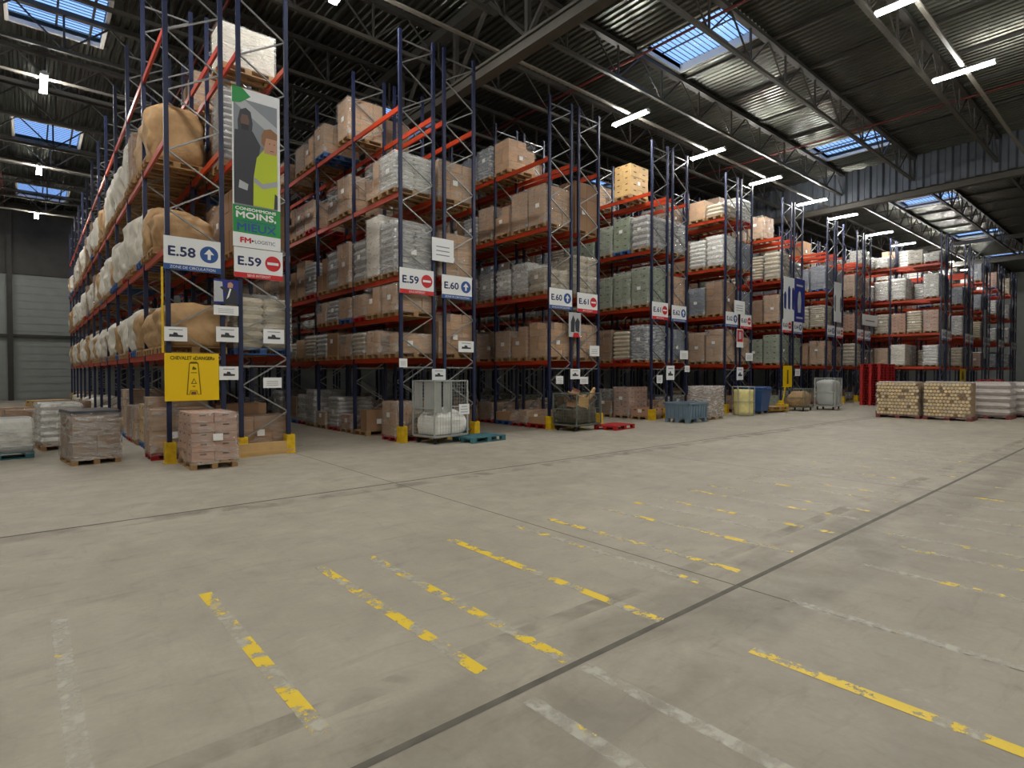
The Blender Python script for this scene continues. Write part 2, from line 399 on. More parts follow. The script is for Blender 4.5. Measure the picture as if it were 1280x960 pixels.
# ------------------------------------------------------------------ lamps
LE = 400.
M['tube'] = emit('fluorescent_light', (1.,.97,.915), LE)
M['lamp_body'] = mat('white_lamp_body', (205,205,200), .4, 0, .04)
lamp_body = MB().box(-.045,.045,-.78,.78,-.03,.07).box(-.085,.085,-.78,.78,.02,.03).box(-.11,.11,-.78,-.76,-.06,.02).box(-.11,.11,.76,.78,-.06,.02).mesh('lamp_housing', [M['lamp_body']])
tube_me = MB().bar((0,-.74,-.03),(0,.74,-.03),.04,.04,0,8).mesh('tube', [M['tube']])
cab = MB().bar((0,-.6,.1),(0,-.6,1.5),.012).bar((0,.6,.1),(0,.6,1.5),.012).mesh('hanger', [M['darksteel']])
RAILS = {4.45:'front', 13.05:'rack end', 23.6:'third', 33.7:'fourth', -5.:'rear', 43.5:'last'}
lx = [-5.,.5,5.9,11.3,16.75,21.95,27.1,32.4,36.8,43.1,48.,53.3,58.5,64.,70.]
k = 0
for y, rn in RAILS.items():
    for i, x in enumerate(lx):
        if y < 5 and (x > 24 and y > 0 or x > 33): continue
        if y > 14 and x > 3: continue
        if abs(x-11.3) < .1 and y > 10: continue
        o = thing('ceiling_lamp', 'lit twin-tube ceiling lamp, %s along the %s lamp rail' % (ordn[i], rn), 'ceiling lamp', (x, y, 11.05), 0, 'fluorescent lamps under the roof')
        link('housing', lamp_body, o)
        for s in (-.07,.07): link('tube', tube_me, o, (s,0,0))
        link('hanger', cab, o)
for y, rn in RAILS.items():
    o = tag(link('lamp_rail', MB().box(XL, 34.4, -.05, .05, 0, .06).mesh('rail', [M['pale_steel']]), None, (0,y-.0,11.16)), 'pale rail carrying the %s row of ceiling lamps' % rn, 'rail', 'rails carrying lamps')

# ------------------------------------------------------------------ racking
ROWX = [2.1,7.34,12.7,18.13,23.54,29.05,34.7,39.3]
ROWS = [(x,13.1,n) for x, n in zip(ROWX, (12,10,9,8,7,6,5,5))] + [(43.35,9.7,5),(49.3,9.7,4),(54.9,9.7,4),(60.4,9.7,4),(65.9,9.7,3)]
BAY = 2.75; LV = [2.15,4.28,6.45,8.65]; TOP = 10.65; DEP = 1.0; GAP = .35
pw = .1
post_me = MB().box(-.043,.043,0,.07,0,TOP).box(-.07,.07,-.02,.095,0,.015).mesh('post', [M['post']])
bz = MB(); z = .35; side = 0; r1, r2 = .03, .97
bz.bar((0,.04,.2),(1,.04,.2),.035)
while z < TOP-.6:
    a, b = (.02,.98) if side == 0 else (.98,.02)
    bz.bar((a,.035,z),(b,.035,z+.59),.035,.028); z += .59; side ^= 1
bz.bar((0,.04,1.95),(1,.04,1.95),.035); bz.bar((0,.04,TOP-.25),(1,.04,TOP-.25),.035)
brace_me = bz.mesh('lattice', [M['brace']])
guard_me = MB().box(-.09,-.06,-.1,.12,0,.42).box(.06,.09,-.1,.12,0,.42).box(-.09,.09,-.13,-.1,0,.42).box(-.11,.11,-.17,.12,0,.02).mesh('guard', [M['guard']])
beam_me = MB().box(-.025,.025,.05,BAY-.0,-.07,.06).box(-.035,.035,.0,.06,-.11,.09).box(-.035,.035,BAY-.02,BAY+.045,-.11,.09).box(-.008,.03,.05,BAY,.035,.062).mesh('beam', [M['beam']])
def rackrun(x, y0, n, label, levels, grp):
    t = thing('pallet_rack', label, 'pallet rack', (x, y0, 0), 0, grp)
    for b in range(n+1):
        fr = link('upright_frame', brace_me, t, (0, b*BAY, 0))
        for px in (0, 1): link('post', post_me, fr, (px, 0, 0))
    for b in range(n):
        for lv in levels:
            if b < 2 or lv in LV: 
                for px in (0, 1): link('beam', beam_me, t, (px, b*BAY+.035, lv))
    for px in (0, 1): link('post_guard', guard_me, t, (px, 0, 0))
    return t
for r, (x, y0, n) in enumerate(ROWS):
    nn = ordn[r]
    lvL = LV if r != 1 else [2.15,3.24,4.28,6.45,8.65]
    rackrun(x+.05, y0, n, 'blue and orange pallet rack, left half of the %s double rack row from the left' % nn, lvL, 'pallet racks')
    rackrun(x+.05+DEP+GAP, y0, min(n, 8), 'blue and orange pallet rack, right half of the %s double rack row from the left' % nn, LV, 'pallet racks')

# ------------------------------------------------------------------ loads
def pallet(me_name, m):
    mb = MB()
    for i in range(5): y = -.4+i*.164; mb.box(-.6,.6,y,y+.13,.122,.144)
    for x in (-.6,-.0725,.455): mb.box(x,x+.145,-.4,.4,.1,.122)
    for x in (-.6,-.0725,.455):
        for y in (-.4,-.05,.3): mb.box(x,x+.145,y,y+.1,.022,.1)
    for y in (-.4,-.05,.3): mb.box(-.6,.6,y,y+.1,0,.022)
    return mb.mesh(me_name, [m])
PAL = {k: pallet(k+'_pallet', M[m]) for k, m in dict(wood='wood', blue='bluewood', red='redplastic', teal='tealwood').items()}
def stack(mname, h, cz, nx, ny, seed, slots=False, W=1.18, D=.78, missing=0.):
    rr = random.Random(seed); mb = MB(); nz = max(1, round(h/cz)); cz = h/nz
    for k in range(nz):
        a, b = (nx, ny)
        for i in range(a):
            for j in range(b):
                if 0 < i < a-1 and 0 < j < b-1 and k < nz-1: continue
                if k == nz-1 and rr.random() < missing: continue
                cx, cy = W/a, D/b; jx, jy = (rr.random()-.5)*.016, (rr.random()-.5)*.016
                x0 = -W/2+i*cx+jx; y0 = -D/2+j*cy+jy
                mb.box(x0+.004, x0+cx-.004, y0+.004, y0+cy-.004, k*cz+.003, (k+1)*cz-.003)
                if slots:
                    zz = (k+.68)*cz
                    if i == 0: mb.box(x0, x0+.01, y0+cy*.36, y0+cy*.64, zz, zz+cz*.14, 1)
                    if i == a-1: mb.box(x0+cx-.01, x0+cx, y0+cy*.36, y0+cy*.64, zz, zz+cz*.14, 1)
                    if j == 0: mb.box(x0+cx*.36, x0+cx*.64, y0, y0+.01, zz, zz+cz*.14, 1)
                    if j == b-1: mb.box(x0+cx*.36, x0+cx*.64, y0+cy-.01, y0+cy, zz, zz+cz*.14, 1)
    return mb.mesh('stack', [M[mname], M['gap']] if slots else [M[mname]])
def layers(mname, h, cz, seed, bulge=.015):
    rr = random.Random(seed); mb = MB(); nz = max(1, round(h/cz)); cz = h/nz
    for k in range(nz):
        j = (rr.random()-.5)*.03
        for c0, c1 in ((-.59,-.005),(.005,.59)):
            mb.slab(c0+j, c1+j, -.39, .39, k*cz, (k+1)*cz, .03, 0, bulge)
    return mb.mesh('layers', [M[mname]], False)
def lumpy(mname, h, seed, W=1.2, D=.86, amp=.07, top=.75):
    mb = MB(); rings = []; n = 44; R = 14
    for i in range(R+1):
        t = i/R; z = t*h
        sc_ = (1 - .12*(1-t)**6) * (1.0 if t < top else 1-.45*((t-top)/(1-top))**2)
        ring = []
        for k in range(n):
            a = 2*PI*k/n; ca, sa = math.cos(a), math.sin(a); e = .24
            x = W/2*sc_*math.copysign(abs(ca)**e, ca); y = D/2*sc_*math.copysign(abs(sa)**e, sa)
            d = mnoise.noise(Vector((x*2.3+seed*7, y*2.3, z*2.0)))*amp + mnoise.noise(Vector((x*6+seed*3, y*6, z*5)))*amp*.5 + (mnoise.noise(Vector((x*13, y*13+seed, z*9)))**2)*amp*-.9
            ring.append((x*(1+d*1.6), y*(1+d*1.6), z+mnoise.noise(Vector((x*3,y*3,seed)))*.06*t))
        rings.append(ring)
    mb.ringed(rings)
    return mb.mesh('bag', [M[mname]], True)
def wrapmesh(h, seed, off=.012, W=1.2, D=.8, z0=-.05):
    """shrink film: a slightly wavy shell just outside the goods"""
    mb = MB(); nx, ny, nz = 7, 5, 6; rings = []
    for i in range(nz+1):
        t = i/nz; ring = []
        pts = [(-W/2+W*k/nx, -D/2) for k in range(nx)]+[(W/2, -D/2+D*k/ny) for k in range(ny)]+[(W/2-W*k/nx, D/2) for k in range(nx)]+[(-W/2, D/2-D*k/ny) for k in range(ny)]
        for x, y in pts:
            d = off+.012*mnoise.noise(Vector((x*5+seed, y*5, t*7)))+.006
            ring.append((x+math.copysign(d, x), y+math.copysign(d, y), z0+t*(h+.01-z0)))
        rings.append(ring)
    mb.ringed(rings); mb.f.pop(len(mb.f)-2); mb.m.pop()
    return mb.mesh('wrap', [], True)
def labels_mesh(h, seed):
    rr = random.Random(seed); mb = MB()
    z = h*(.35+.3*rr.random()); y = -.3+.3*rr.random()
    mb.box(-.622,-.618,y,y+.17,z,z+.13) if seed % 2 else None
    x = -.3+.4*rr.random(); z = h*(.3+.3*rr.random()); mb.box(x,x+.16,-.422,-.418,z,z+.14) if not seed % 2 else None
    return mb.mesh('label', [M['paper']])
# kind: look words, part name, builder, film
KIND = {
 'c': ('wrapped tan cartons', 'cartons', lambda h,s: stack('carton',h,(.24,.3,.36,.45)[s%4],(3,4,2,3)[s%4],(2,2,2,3)[s%4],s,missing=.12*(s%3)), ('film','film_soft','film')),
 'd': ('dark brown cartons', 'cartons', lambda h,s: stack('carton_dark',h,(.3,.42,.5)[s%3],(3,2,2)[s%3],2,s,missing=.1*(s%3)), ('film_soft','film',None)),
 'p': ('pinkish brown cartons', 'cartons', lambda h,s: stack('carton_pink',h,.2,3,2,s,True), ('film','film_soft','film')),
 'o': ('light brown slotted cartons', 'cartons', lambda h,s: stack('crate',h,.26,2,2,s,True), ('film_soft',None,'film')),
 'g': ('grey-green stacked crates', 'crates', lambda h,s: stack('green',h,.27,3,2,s,True), ('film','film','film_soft')),
 'b': ('blue-grey wrapped packs', 'packs', lambda h,s: stack('bluegrey',h,.19,4,3,s), ('film','film','film_heavy')),
 'G': ('grey wrapped bags', 'bags', lambda h,s: layers('silver',h,(.13,.19,.24)[s%3],s), ('film','film_heavy','film')),
 'w': ('shiny white wrapped layers', 'layers', lambda h,s: layers('whiteslab',h,(.12,.17,.22)[s%3],s), ('film_heavy','film','film_heavy')),
 's': ('beige layered sacks', 'sacks', lambda h,s: layers('sack',h,(.12,.16,.2)[s%3],s,.02), ('film','film_soft','film')),
 'B': ('plain white wrapped box', 'boxes', lambda h,s: stack('bagwhite',h,h/2,1,1,s), ('film',)*3),
 'W': ('white bulk bag', 'bag', lambda h,s: lumpy('bagwhite',h,s,1.2,.86,.12), (None,)*3),
 'K': ('tan kraft bulk bag', 'bag', lambda h,s: lumpy('bagkraft',h,s,1.22,.86,.12), (None,)*3),
}
_cache = {}
def load_parts(kind, hd, seed):
    key = (kind, hd, seed)
    if key in _cache: return _cache[key]
    words_, pn, fn, fl = KIND[kind]; h = hd/10
    goods = fn(h, seed); wr = None
    fm = fl[seed % 3]
    if fm and h > .35:
        wr = wrapmesh(h, seed); wr.materials.append(M[fm])
    lb = labels_mesh(h, seed) if kind not in 'WK' else None
    _cache[key] = (pn, goods, wr, lb)
    return _cache[key]
def place_load(kind, hd, seed, loc, rotz, label, group, pal='wood', name='pallet_load'):
    t = thing(name, label, 'pallet load', loc, rotz, group)
    link('pallet', PAL[pal], t)
    pn, goods, wr, lb = load_parts(kind, hd, seed)
    link(pn, goods, t, (0,0,.144))
    if wr: link('stretch_wrap', wr, t, (0,0,.144))
    if lb: link('paper_label', lb, t, (0,0,.144))
    return t

# what stands in each slot, nearest the aisle end first: kind letter + height in decimetres, '-' is empty
SPEC = {
 (0,'L',1): 'K9 K9 K9 K10 W11 W11 W10 W11 K10 W11 W10 K9 W11 W10 W11 W10', (0,'L',2): '- K8 K11 W13 W13 W14 W12 W12 W13 K11 W12 W13 W12',
 (0,'L',3): '- - K13 K12 d11 W13 W14 W12 W13 W12 W13 W12', (0,'L',4): '- - - - - - - - - - - - - - - - - - - - - - - - - - - - - - - - - - - -',
 (0,'R',1): 's11 G13 d11 c11', (0,'R',2): 'd13 c12 c13 d10', (0,'R',3): '- G16 d11', (0,'R',4): '- B9 - - c9 d8', (0,'L',0): '- c7 c11 o9 c8 d8 c12', (0,'R',0): 'd7 c6 d9 c5',
 (1,'L',4): '- - - c11 - c9 c8 d8 - c7', (1,'L',3): 'w9 c9 - c10 d9 - c9 p9 d10', (1,'L',2): 'G13 B16 G11 c12 G11 d10 G10 c12 d9 c10 d8',
 (1,'L',5): 'c7 c7 c6 c6 G6 c6', (1,'L',1): 'c5 c6 s6 c6 d7 G7 s7 c6', (1,'L',0): 'c9 - d6 p4 G9 c4 G11 w9 d8 c6 G10',
 (1,'R',4): '- - - -', (1,'R',3): 'c10 s7 c8', (1,'R',2): 'c12 G10 c11', (1,'R',1): 'c11 c9 s9 G8',(1,'R',0): 'd6 - c6',
 (2,'L',4): '- - c10 b10 b9 - G8', (2,'L',3): 'c12 c12 c9 c11 G9 d9', (2,'L',2): 's7 w10 w9 G9 G8 d9', (2,'L',1): 'c11 c10 c9 - d9 c9 d8', (2,'L',0): 'c2 c4 c3 d6 c4 - d7',
 (2,'R',4): '- - - c9', (2,'R',3): 'd16 s9 c9', (2,'R',2): 's13 s12 s11', (2,'R',1): 'c11 c10', (2,'R',0): '- c3 -',
 (3,'L',4): '- o12 - c8 -', (3,'L',3): 'G12 g13 g11', (3,'L',2): 'g14 g13 g12 d9', (3,'L',1): 'b13 s11 d12 c10', (3,'L',0): 'p3 p11 d10 d6',
 (3,'R',4): '- - -', (3,'R',3): 'G12 G11', (3,'R',2): 'c12 g12', (3,'R',1): 'b12 b10', (3,'R',0): '- c5 -',
 (4,'L',4): 's5 c8 -', (4,'L',3): 'w13 w12 d13', (4,'L',2): 'd14 b12 g11 G9', (4,'L',1): 'c14 c13 d14', (4,'R',4): 'w10 d12', (4,'R',3): 'b12 b11', (4,'R',2): 'b11 d12', (4,'R',1): 'c11 g10',
 (5,'L',4): '- c11 d9', (5,'L',3): 's13 s12 -', (5,'L',2): 'c13 d11 G10', (5,'L',1): 'g14 g12', (5,'R',4): '- -', (5,'R',3): 'G10 c9', (5,'R',2): 'b12 -', (5,'R',1): 'g13 g11',
 (6,'L',4): '- - -', (6,'L',3): 'b13 b12 b11', (6,'L',2): 's12 s12 s11', (6,'L',1): 'c13 c12', (6,'R',3): 'b12', (6,'R',4): '- -',
 (7,'L',4): '- - -', (7,'L',3): 'd13 c12 -', (7,'L',2): 'p10 s11 p9', (7,'L',1): 's13 s11', (7,'R',4): 'w8 -',
 (8,'L',4): 'w5 B8 - w6 w7 w8 s6', (8,'L',3): 'w14 - w13 w12 G10 b11 w9', (8,'L',2): 'p13 s13 p12 s12 b11 c10', (8,'L',1): 'G12 - B13 c11 d10 -', (8,'R',4): 's8 w7', (8,'R',3): 'b12 G10', (8,'L',0): '- - - - - - -',
}
WEI = {0:'WWWKWd', 1:'ccddGs', 2:'ccdGsw', 3:'ggGbsd', 4:'bccdwG', 5:'csgGd', 6:'bscdG', 7:'pscdG', 8:'wspGbc', 9:'GbwspG', 10:'Gwpbsw', 11:'wGpbGs', 12:'wGbsG'}
cand = []
LVN = {0:'floor level', 1:'first beam', 2:'second beam', 3:'third beam', 4:'top beam', 5:'half-height beam'}
for r, (x, y0, n) in enumerate(ROWS):
    for sd in 'LR':
        cx = x+.05+.5+(0 if sd == 'L' else DEP+GAP)
        nb = n if sd == 'L' else min(n, 3)
        for lv in ((0,1,2,3,4,5) if (r == 1 and sd == 'L') else (0,1,2,3,4)):
            sp = SPEC.get((r,sd,lv), '').split()
            for q in range(nb*3):
                rr = random.Random(r*7919+ord(sd)*131+lv*977+q*17)
                if lv == 5 and q > 5: continue
                if q < len(sp): tk = sp[q]
                else:
                    hmax = 15 if lv else 8
                    if r == 1 and sd == 'L' and lv in (1,): hmax = 7
                    tk = '-' if rr.random() < (.45 if lv == 0 else .1 if lv < 4 else .5) else rr.choice(WEI[r])+str(rr.choice([hmax-5,hmax-4,hmax-3,hmax-2]))
                if tk == '-': continue
                kd, hd = tk[0], int(tk[1:])
                b, s = divmod(q, 3)
                yy = y0+b*BAY+.075+.45+s*.885
                zz = 0 if lv == 0 else (3.24 if lv == 5 else LV[lv-1])+.06
                cand.append((r, sd, lv, q, kd, hd, cx, yy, zz))
# keep only loads that can be seen from about the camera's place (goods block the view of goods)
V, F = [], []
for (r,sd,lv,q,kd,hd,cx,yy,zz) in cand:
    b = len(V); x0,x1,y0,y1,z0,z1 = cx-.59,cx+.59,yy-.39,yy+.39,zz,zz+.14+hd/10
    V += [(x0,y0,z0),(x1,y0,z0),(x1,y1,z0),(x0,y1,z0),(x0,y0,z1),(x1,y0,z1),(x1,y1,z1),(x0,y1,z1)]
    F += [(b,b+3,b+2,b+1),(b+4,b+5,b+6,b+7),(b,b+1,b+5,b+4),(b+1,b+2,b+6,b+5),(b+2,b+3,b+7,b+6),(b+3,b,b+4,b+7)]
bvh = BVHTree.FromPolygons(V, F, all_triangles=False)
hits = {}
cy, sy, cp, sp_ = math.cos(YAW), math.sin(YAW), math.cos(PIT), math.sin(PIT)
for wgt, ox, oy in ((1,0,0),(.5,-.8*cy,.8*sy),(.5,.8*cy,-.8*sy)):
    st = 3 if wgt == 1 else 5
    for py in range(1, 560, st):
        bb = -(py-480)/711.
        for px in range(60, 1280, st):
            aa = (px-640)/711.; fw = cp+bb*sp_
            d = Vector((fw*sy+aa*cy, fw*cy-aa*sy, -sp_+bb*cp))
            h = bvh.ray_cast(Vector((ox,oy,HC)), d)
            if h[2] is not None: hits[h[2]//6] = hits.get(h[2]//6, 0)+st*st*(1 if wgt == 1 else .4)
# the loads deep inside the dark rows that show only a few pixels stay out
kept = [i for i in range(len(cand)) if hits.get(i, 0) >= 14]
count = {}; rest = MB(); rest_m = []
LNAME = {'c':'carton_load','d':'carton_load','p':'carton_load','o':'carton_load','g':'crate_load','b':'pack_load','G':'bag_load','w':'wrapped_load','s':'sack_load','B':'wrapped_load','W':'bulk_bag_load','K':'bulk_bag_load'}
kept.sort(key=lambda i: -hits[i])
for i in kept:
    r, sd, lv, q, kd, hd, cx, yy, zz = cand[i]
    rr = random.Random(i*31+5)
    seed = rr.randrange(6) if kd not in 'WK' else rr.randrange(5)
    rot = 0+math.radians(rr.uniform(-1.2,1.2)) if kd not in 'WK' else rr.choice((0,PI))
    lab = '%s, %s, %s from front, %s half of %s row' % (KIND[kd][0], LVN[lv], ordn[q], 'left' if sd == 'L' else 'right', ordn[r])
    pal = rr.choice(['wood']*10+['blue','red']) if lv else rr.choice(['wood','wood','red','blue'])
    loc = (cx+rr.uniform(-.03,.03), yy, zz)
    if hits[i] >= 60 and count.get(LNAME[kd], 0) < 285:
        count[LNAME[kd]] = count.get(LNAME[kd], 0)+1
        place_load(kd, hd, seed, loc, rot, lab, '%ss in the %s rack row' % (LNAME[kd].replace('_', ' '), ordn[r]), pal, LNAME[kd])
    else:
        pn, goods, wr, lb = load_parts(kd, hd, seed); mt4 = Matrix.Translation(loc) @ Matrix.Rotation(rot, 4, 'Z')
        for me, dz in ((PAL[pal],0),(goods,.144),(wr,.144)):
            if me is None: continue
            m4 = mt4 @ Matrix.Translation((0,0,dz)); b0 = len(rest.v)
            rest.v += [tuple(m4 @ v.co) for v in me.vertices]
            mi = []
            for q_ in me.materials:
                if q_ not in rest_m: rest_m.append(q_)
                mi.append(rest_m.index(q_))
            for p_ in me.polygons: rest.f.append(tuple(b0+v for v in p_.vertices)); rest.m.append(mi[p_.material_index])
tag(link('distant_goods', rest.mesh('goods', rest_m)), 'many small pallet loads showing only slivers deep inside the rack rows', 'goods', None, 'stuff')
print('LOADS', len(cand), len(kept), count, len(rest.v))

# ------------------------------------------------------------------ lettering and signs
def text_mesh(s, mt):
    cu = bpy.data.curves.new('t', 'FONT'); cu.body = s; cu.align_x = 'LEFT'; cu.extrude = 0; cu.resolution_u = 3
    o = bpy.data.objects.new('t', cu); C.objects.link(o); bpy.context.view_layer.update()
    me = bpy.data.meshes.new_from_object(o.evaluated_get(bpy.context.evaluated_depsgraph_get()))
    bpy.data.objects.remove(o); me.materials.clear(); me.materials.append(mt)
    return me
def text(s, x0, x1, z0, z1, mt, parent, name='lettering', y=-.012, bold=0.):
    """lettering fitted in a rectangle of the sign's own face (faces -Y)"""
    me = text_mesh(s, mt)
    xs = [v.co.x for v in me.vertices]; ys_ = [v.co.y for v in me.vertices]
    a, b, c, d = min(xs), max(xs), min(ys_), max(ys_)
    for v in me.vertices:
        v.co = Vector((x0+(v.co.x-a)/(b-a)*(x1-x0), y, z0+(v.co.y-c)/(d-c)*(z1-z0)))
    if bold:
        n = len(me.vertices); vs = [v.co.copy() for v in me.vertices]; fs = [tuple(p.vertices) for p in me.polygons]
        V2 = list(vs); F2 = list(fs)
        for k, (dx, dz) in enumerate(((bold,0),(-bold,0),(0,bold),(0,-bold))):
            base = len(V2); V2 += [v+Vector((dx,-.0004*(k+1),dz)) for v in vs]; F2 += [tuple(base+i for i in f) for f in fs]
        m2 = bpy.data.meshes.new('letters'); m2.from_pydata([tuple(v) for v in V2], [], F2); m2.materials.append(mt); me = m2
    return link(name, me, parent)
def rect(x0, x1, z0, z1, y=-.008): return [(x0,y,z0),(x1,y,z0),(x1,y,z1),(x0,y,z1)]
def disc(cx, cz, rx, rz, y=-.009, n=28): return [(cx+rx*math.cos(2*PI*k/n), y, cz+rz*math.sin(2*PI*k/n)) for k in range(n)]
def pp(pts, y): return [(x,y,z) for x, z in pts]
def sheet(mb_polys, mts, parent, name): 
    mb = MB()
    for pts, m in mb_polys: mb.poly(pts, m)
    return link(name, mb.mesh(name, mts), parent)
SM = {k: flat('sign_'+k, c, .45) for k, c in dict(white=(240,242,242), blue=(38,84,150), red=(205,32,40), navy=(36,46,96), green=(36,150,70), yellow=(244,204,0), black=(28,26,24), grey=(140,146,152),
      dark=(52,54,62), hivis=(196,214,40), skin=(196,150,120), skin2=(110,80,66), hair=(150,104,66), lgrey=(188,192,194), mgrey=(120,126,132), royal=(34,44,130), brown=(120,70,50), silver=(170,172,176), olive=(96,84,0)).items()}
def board(nm, x0, x1, z0, z1, yf, label, cat, m='white', grp=None):
    t = thing(nm, label, cat, (x0, yf, z0), 0, grp)
    link('board', MB().box(0, x1-x0, -.006, .006, 0, z1-z0).mesh('board', [SM[m]]), t)
    return t
def zone_sign(x0, x1, z0, z1, yf, code, up, place):
    lab = '%s sign %s on the %s' % ('Blue one-way arrow' if up else 'Red no-entry', code, place)
    t = board('aisle_sign', x0, x1, z0, z1, yf, lab, 'sign', 'white', 'aisle number signs')
    W, H = x1-x0, z1-z0; c = 'blue' if up else 'red'
    sheet([(rect(0,W,0,H*.17),0)], [SM[c]], t, 'colour_band')
    text('ZONE DE CIRCULATION' if up else 'SENS INTERDIT', W*(.1 if up else .26), W*(.9 if up else .74), H*.045, H*.125, SM['white'], t, 'band_lettering', -.0095)
    text(code, W*.08, W*.54, H*.42, H*.7, SM['navy'], t, 'lettering', -.009, W*.008)
    cx, cz, r = W*.79, H*.56, H*.26
    s = disc(cx, cz, r, r, -.009)
    if up:
        a = pp([(cx-r*.17,cz-r*.6),(cx+r*.17,cz-r*.6),(cx+r*.17,cz+.02*r),(cx+r*.55,cz+.02*r),(cx,cz+r*.68),(cx-r*.55,cz+.02*r),(cx-r*.17,cz+.02*r)], -.011)
        sheet([(s,0),(a,1)], [SM['blue'], SM['white']], t, 'arrow_symbol')
    else:
        sheet([(s,0),(rect(cx-r*.72,cx+r*.72,cz-r*.17,cz+r*.17,-.011),1)], [SM['red'], SM['white']], t, 'no_entry_symbol')
    return t
for r, (x, y0, n) in enumerate(ROWS):
    odd = r % 2 == 0; yf = y0-.05; p = ordn[r]+' rack row'
    if r == 8: pass
    zone_sign(x-.03, x+1.0, 3.87, 4.53, yf, 'E.%d' % (58+r), odd, 'left post of the '+p)
    zone_sign(x+1.26, x+2.27, 3.85, 4.49, yf, 'E.%d' % (59+r), not odd, 'right post of the '+p)
yf = 13.04
# tall banner above the E.59 sign
t = board('banner', 3.34, 4.32, 4.5, 7.87, yf-.01, 'tall green and white banner with two workers above the first E.59 sign', 'banner', 'white')
W, H = .98, 3.37
def B(*p): return [(a*W, b*H) for a, b in p]
sheet([(pp(B((.03,.26),(.94,.26),(.94,.93),(.35,.93),(.03,.93)),-.008),0), (pp(B((.03,.9),(.94,.72),(.94,.8),(.03,.97)),-.0085),1), (pp(B((.5,.55),(.94,.5),(.94,.6),(.5,.68)),-.0085),2)], [SM['grey'], SM['lgrey'], SM['mgrey']], t, 'photo_background')
sheet([(pp(B((.03,.27),(.42,.27),(.5,.5),(.58,.66),(.42,.74),(.05,.73),(.03,.6)),-.010),0), (pp(B((.12,.72),(.4,.72),(.42,.79),(.38,.86),(.28,.88),(.16,.86),(.11,.79)),-.0105),0),
       (pp(B((.19,.755),(.33,.755),(.35,.8),(.32,.835),(.2,.835),(.17,.8)),-.0115),1), (pp(B((.19,.74),(.33,.74),(.34,.775),(.18,.775)),-.012),2), (pp(B((.12,.37),(.3,.36),(.32,.4),(.14,.42)),-.0115),3)],
      [SM['dark'], SM['skin2'], SM['black'], SM['lgrey']], t, 'worker_in_dark_jacket')
sheet([(pp(B((.42,.27),(.94,.27),(.94,.64),(.78,.62),(.66,.645),(.5,.58),(.43,.45)),-.013),0), (pp(B((.44,.42),(.62,.385),(.94,.42),(.94,.455),(.62,.42),(.44,.455)),-.0135),1),
       (pp(B((.66,.62),(.92,.62),(.94,.68),(.92,.745),(.7,.745),(.65,.69)),-.014),2), (pp(B((.76,.685),(.79,.685),(.79,.692),(.76,.692)),-.0152),5),(pp(B((.86,.685),(.89,.685),(.89,.692),(.86,.692)),-.0152),5),(pp(B((.78,.638),(.87,.64),(.86,.645),(.79,.645)),-.0152),5),(pp(B((.6,.68),(.66,.66),(.7,.72),(.94,.72),(.94,.76),(.8,.785),(.66,.77),(.6,.73)),-.0145),3), (pp(B((.86,.27),(.94,.27),(.94,.36),(.88,.37)),-.0145),4)],
      [SM['hivis'], SM['silver'], SM['skin'], SM['hair'], SM['dark'], SM['brown']], t, 'worker_in_yellow_jacket')
sheet([(pp(B((0,.09),(1,.085),(1,.262),(0,.262)),-.008),0), (pp(B((0,1),(.2,1),(.38,.955),(.17,.905),(.0,.895)),-.0155),0)], [SM['green']], t, 'green_panel')
text('CONSOMMONS', .05*W,.9*W,.232*H,.25*H, SM['white'], t, 'lettering', -.010, .004)
text('MOINS,', .07*W,.9*W,.178*H,.222*H, SM['white'], t, 'lettering', -.010, .008)
text('CONSOMMONS', .08*W,.9*W,.158*H,.168*H, SM['blue'], t, 'lettering', -.010, .003)
text('MIEUX', .09*W,.9*W,.102*H,.15*H, SM['blue'], t, 'lettering', -.010, .008)
text('FM', .15*W,.36*W,.028*H,.06*H, SM['red'], t, 'logo_lettering', -.010, .008)
sheet([(pp(B((.38,.052),(.38,.035),(.44,.0435)),-.010),0)], [SM['dark']], t, 'logo_arrow')
text('LOGISTIC', .45*W,.88*W,.031*H,.053*H, SM['dark'], t, 'logo_lettering', -.010)
# yellow sign
t = board('safety_sign', 2.06, 3.04, 1.24, 2.2, yf-.01, 'big yellow wet-floor trestle sign low on the first rack row', 'sign', 'yellow')
text('CHEVALET «DANGER»', .1,.9,.83,.9, SM['olive'], t, 'lettering', -.010, .003)
sheet([(pp([(.38,.12),(.44,.12),(.46,.2),(.56,.2),(.58,.12),(.65,.12),(.6,.76),(.57,.79),(.46,.79),(.43,.76)],-.010),0), (pp([(.40,.13),(.43,.13),(.45,.21),(.57,.21),(.59,.13),(.63,.13),(.585,.75),(.445,.75)],-.011),1),
       (pp([(.46,.34),(.57,.34),(.515,.46)],-.012),0),(pp([(.485,.355),(.55,.355),(.517,.43)],-.0125),1),(pp([(.48,.63),(.5,.7),(.53,.68),(.56,.66),(.56,.63)],-.012),0),(pp([(.46,.56),(.57,.56),(.57,.575),(.46,.575)],-.012),0),(pp([(.49,.28),(.54,.28),(.54,.3),(.49,.3)],-.012),0),(pp([(.46,.12),(.56,.12),(.55,.18),(.47,.18)],-.009),2)], [SM['olive'], SM['yellow'], SM['brown']], t, 'trestle_picture')
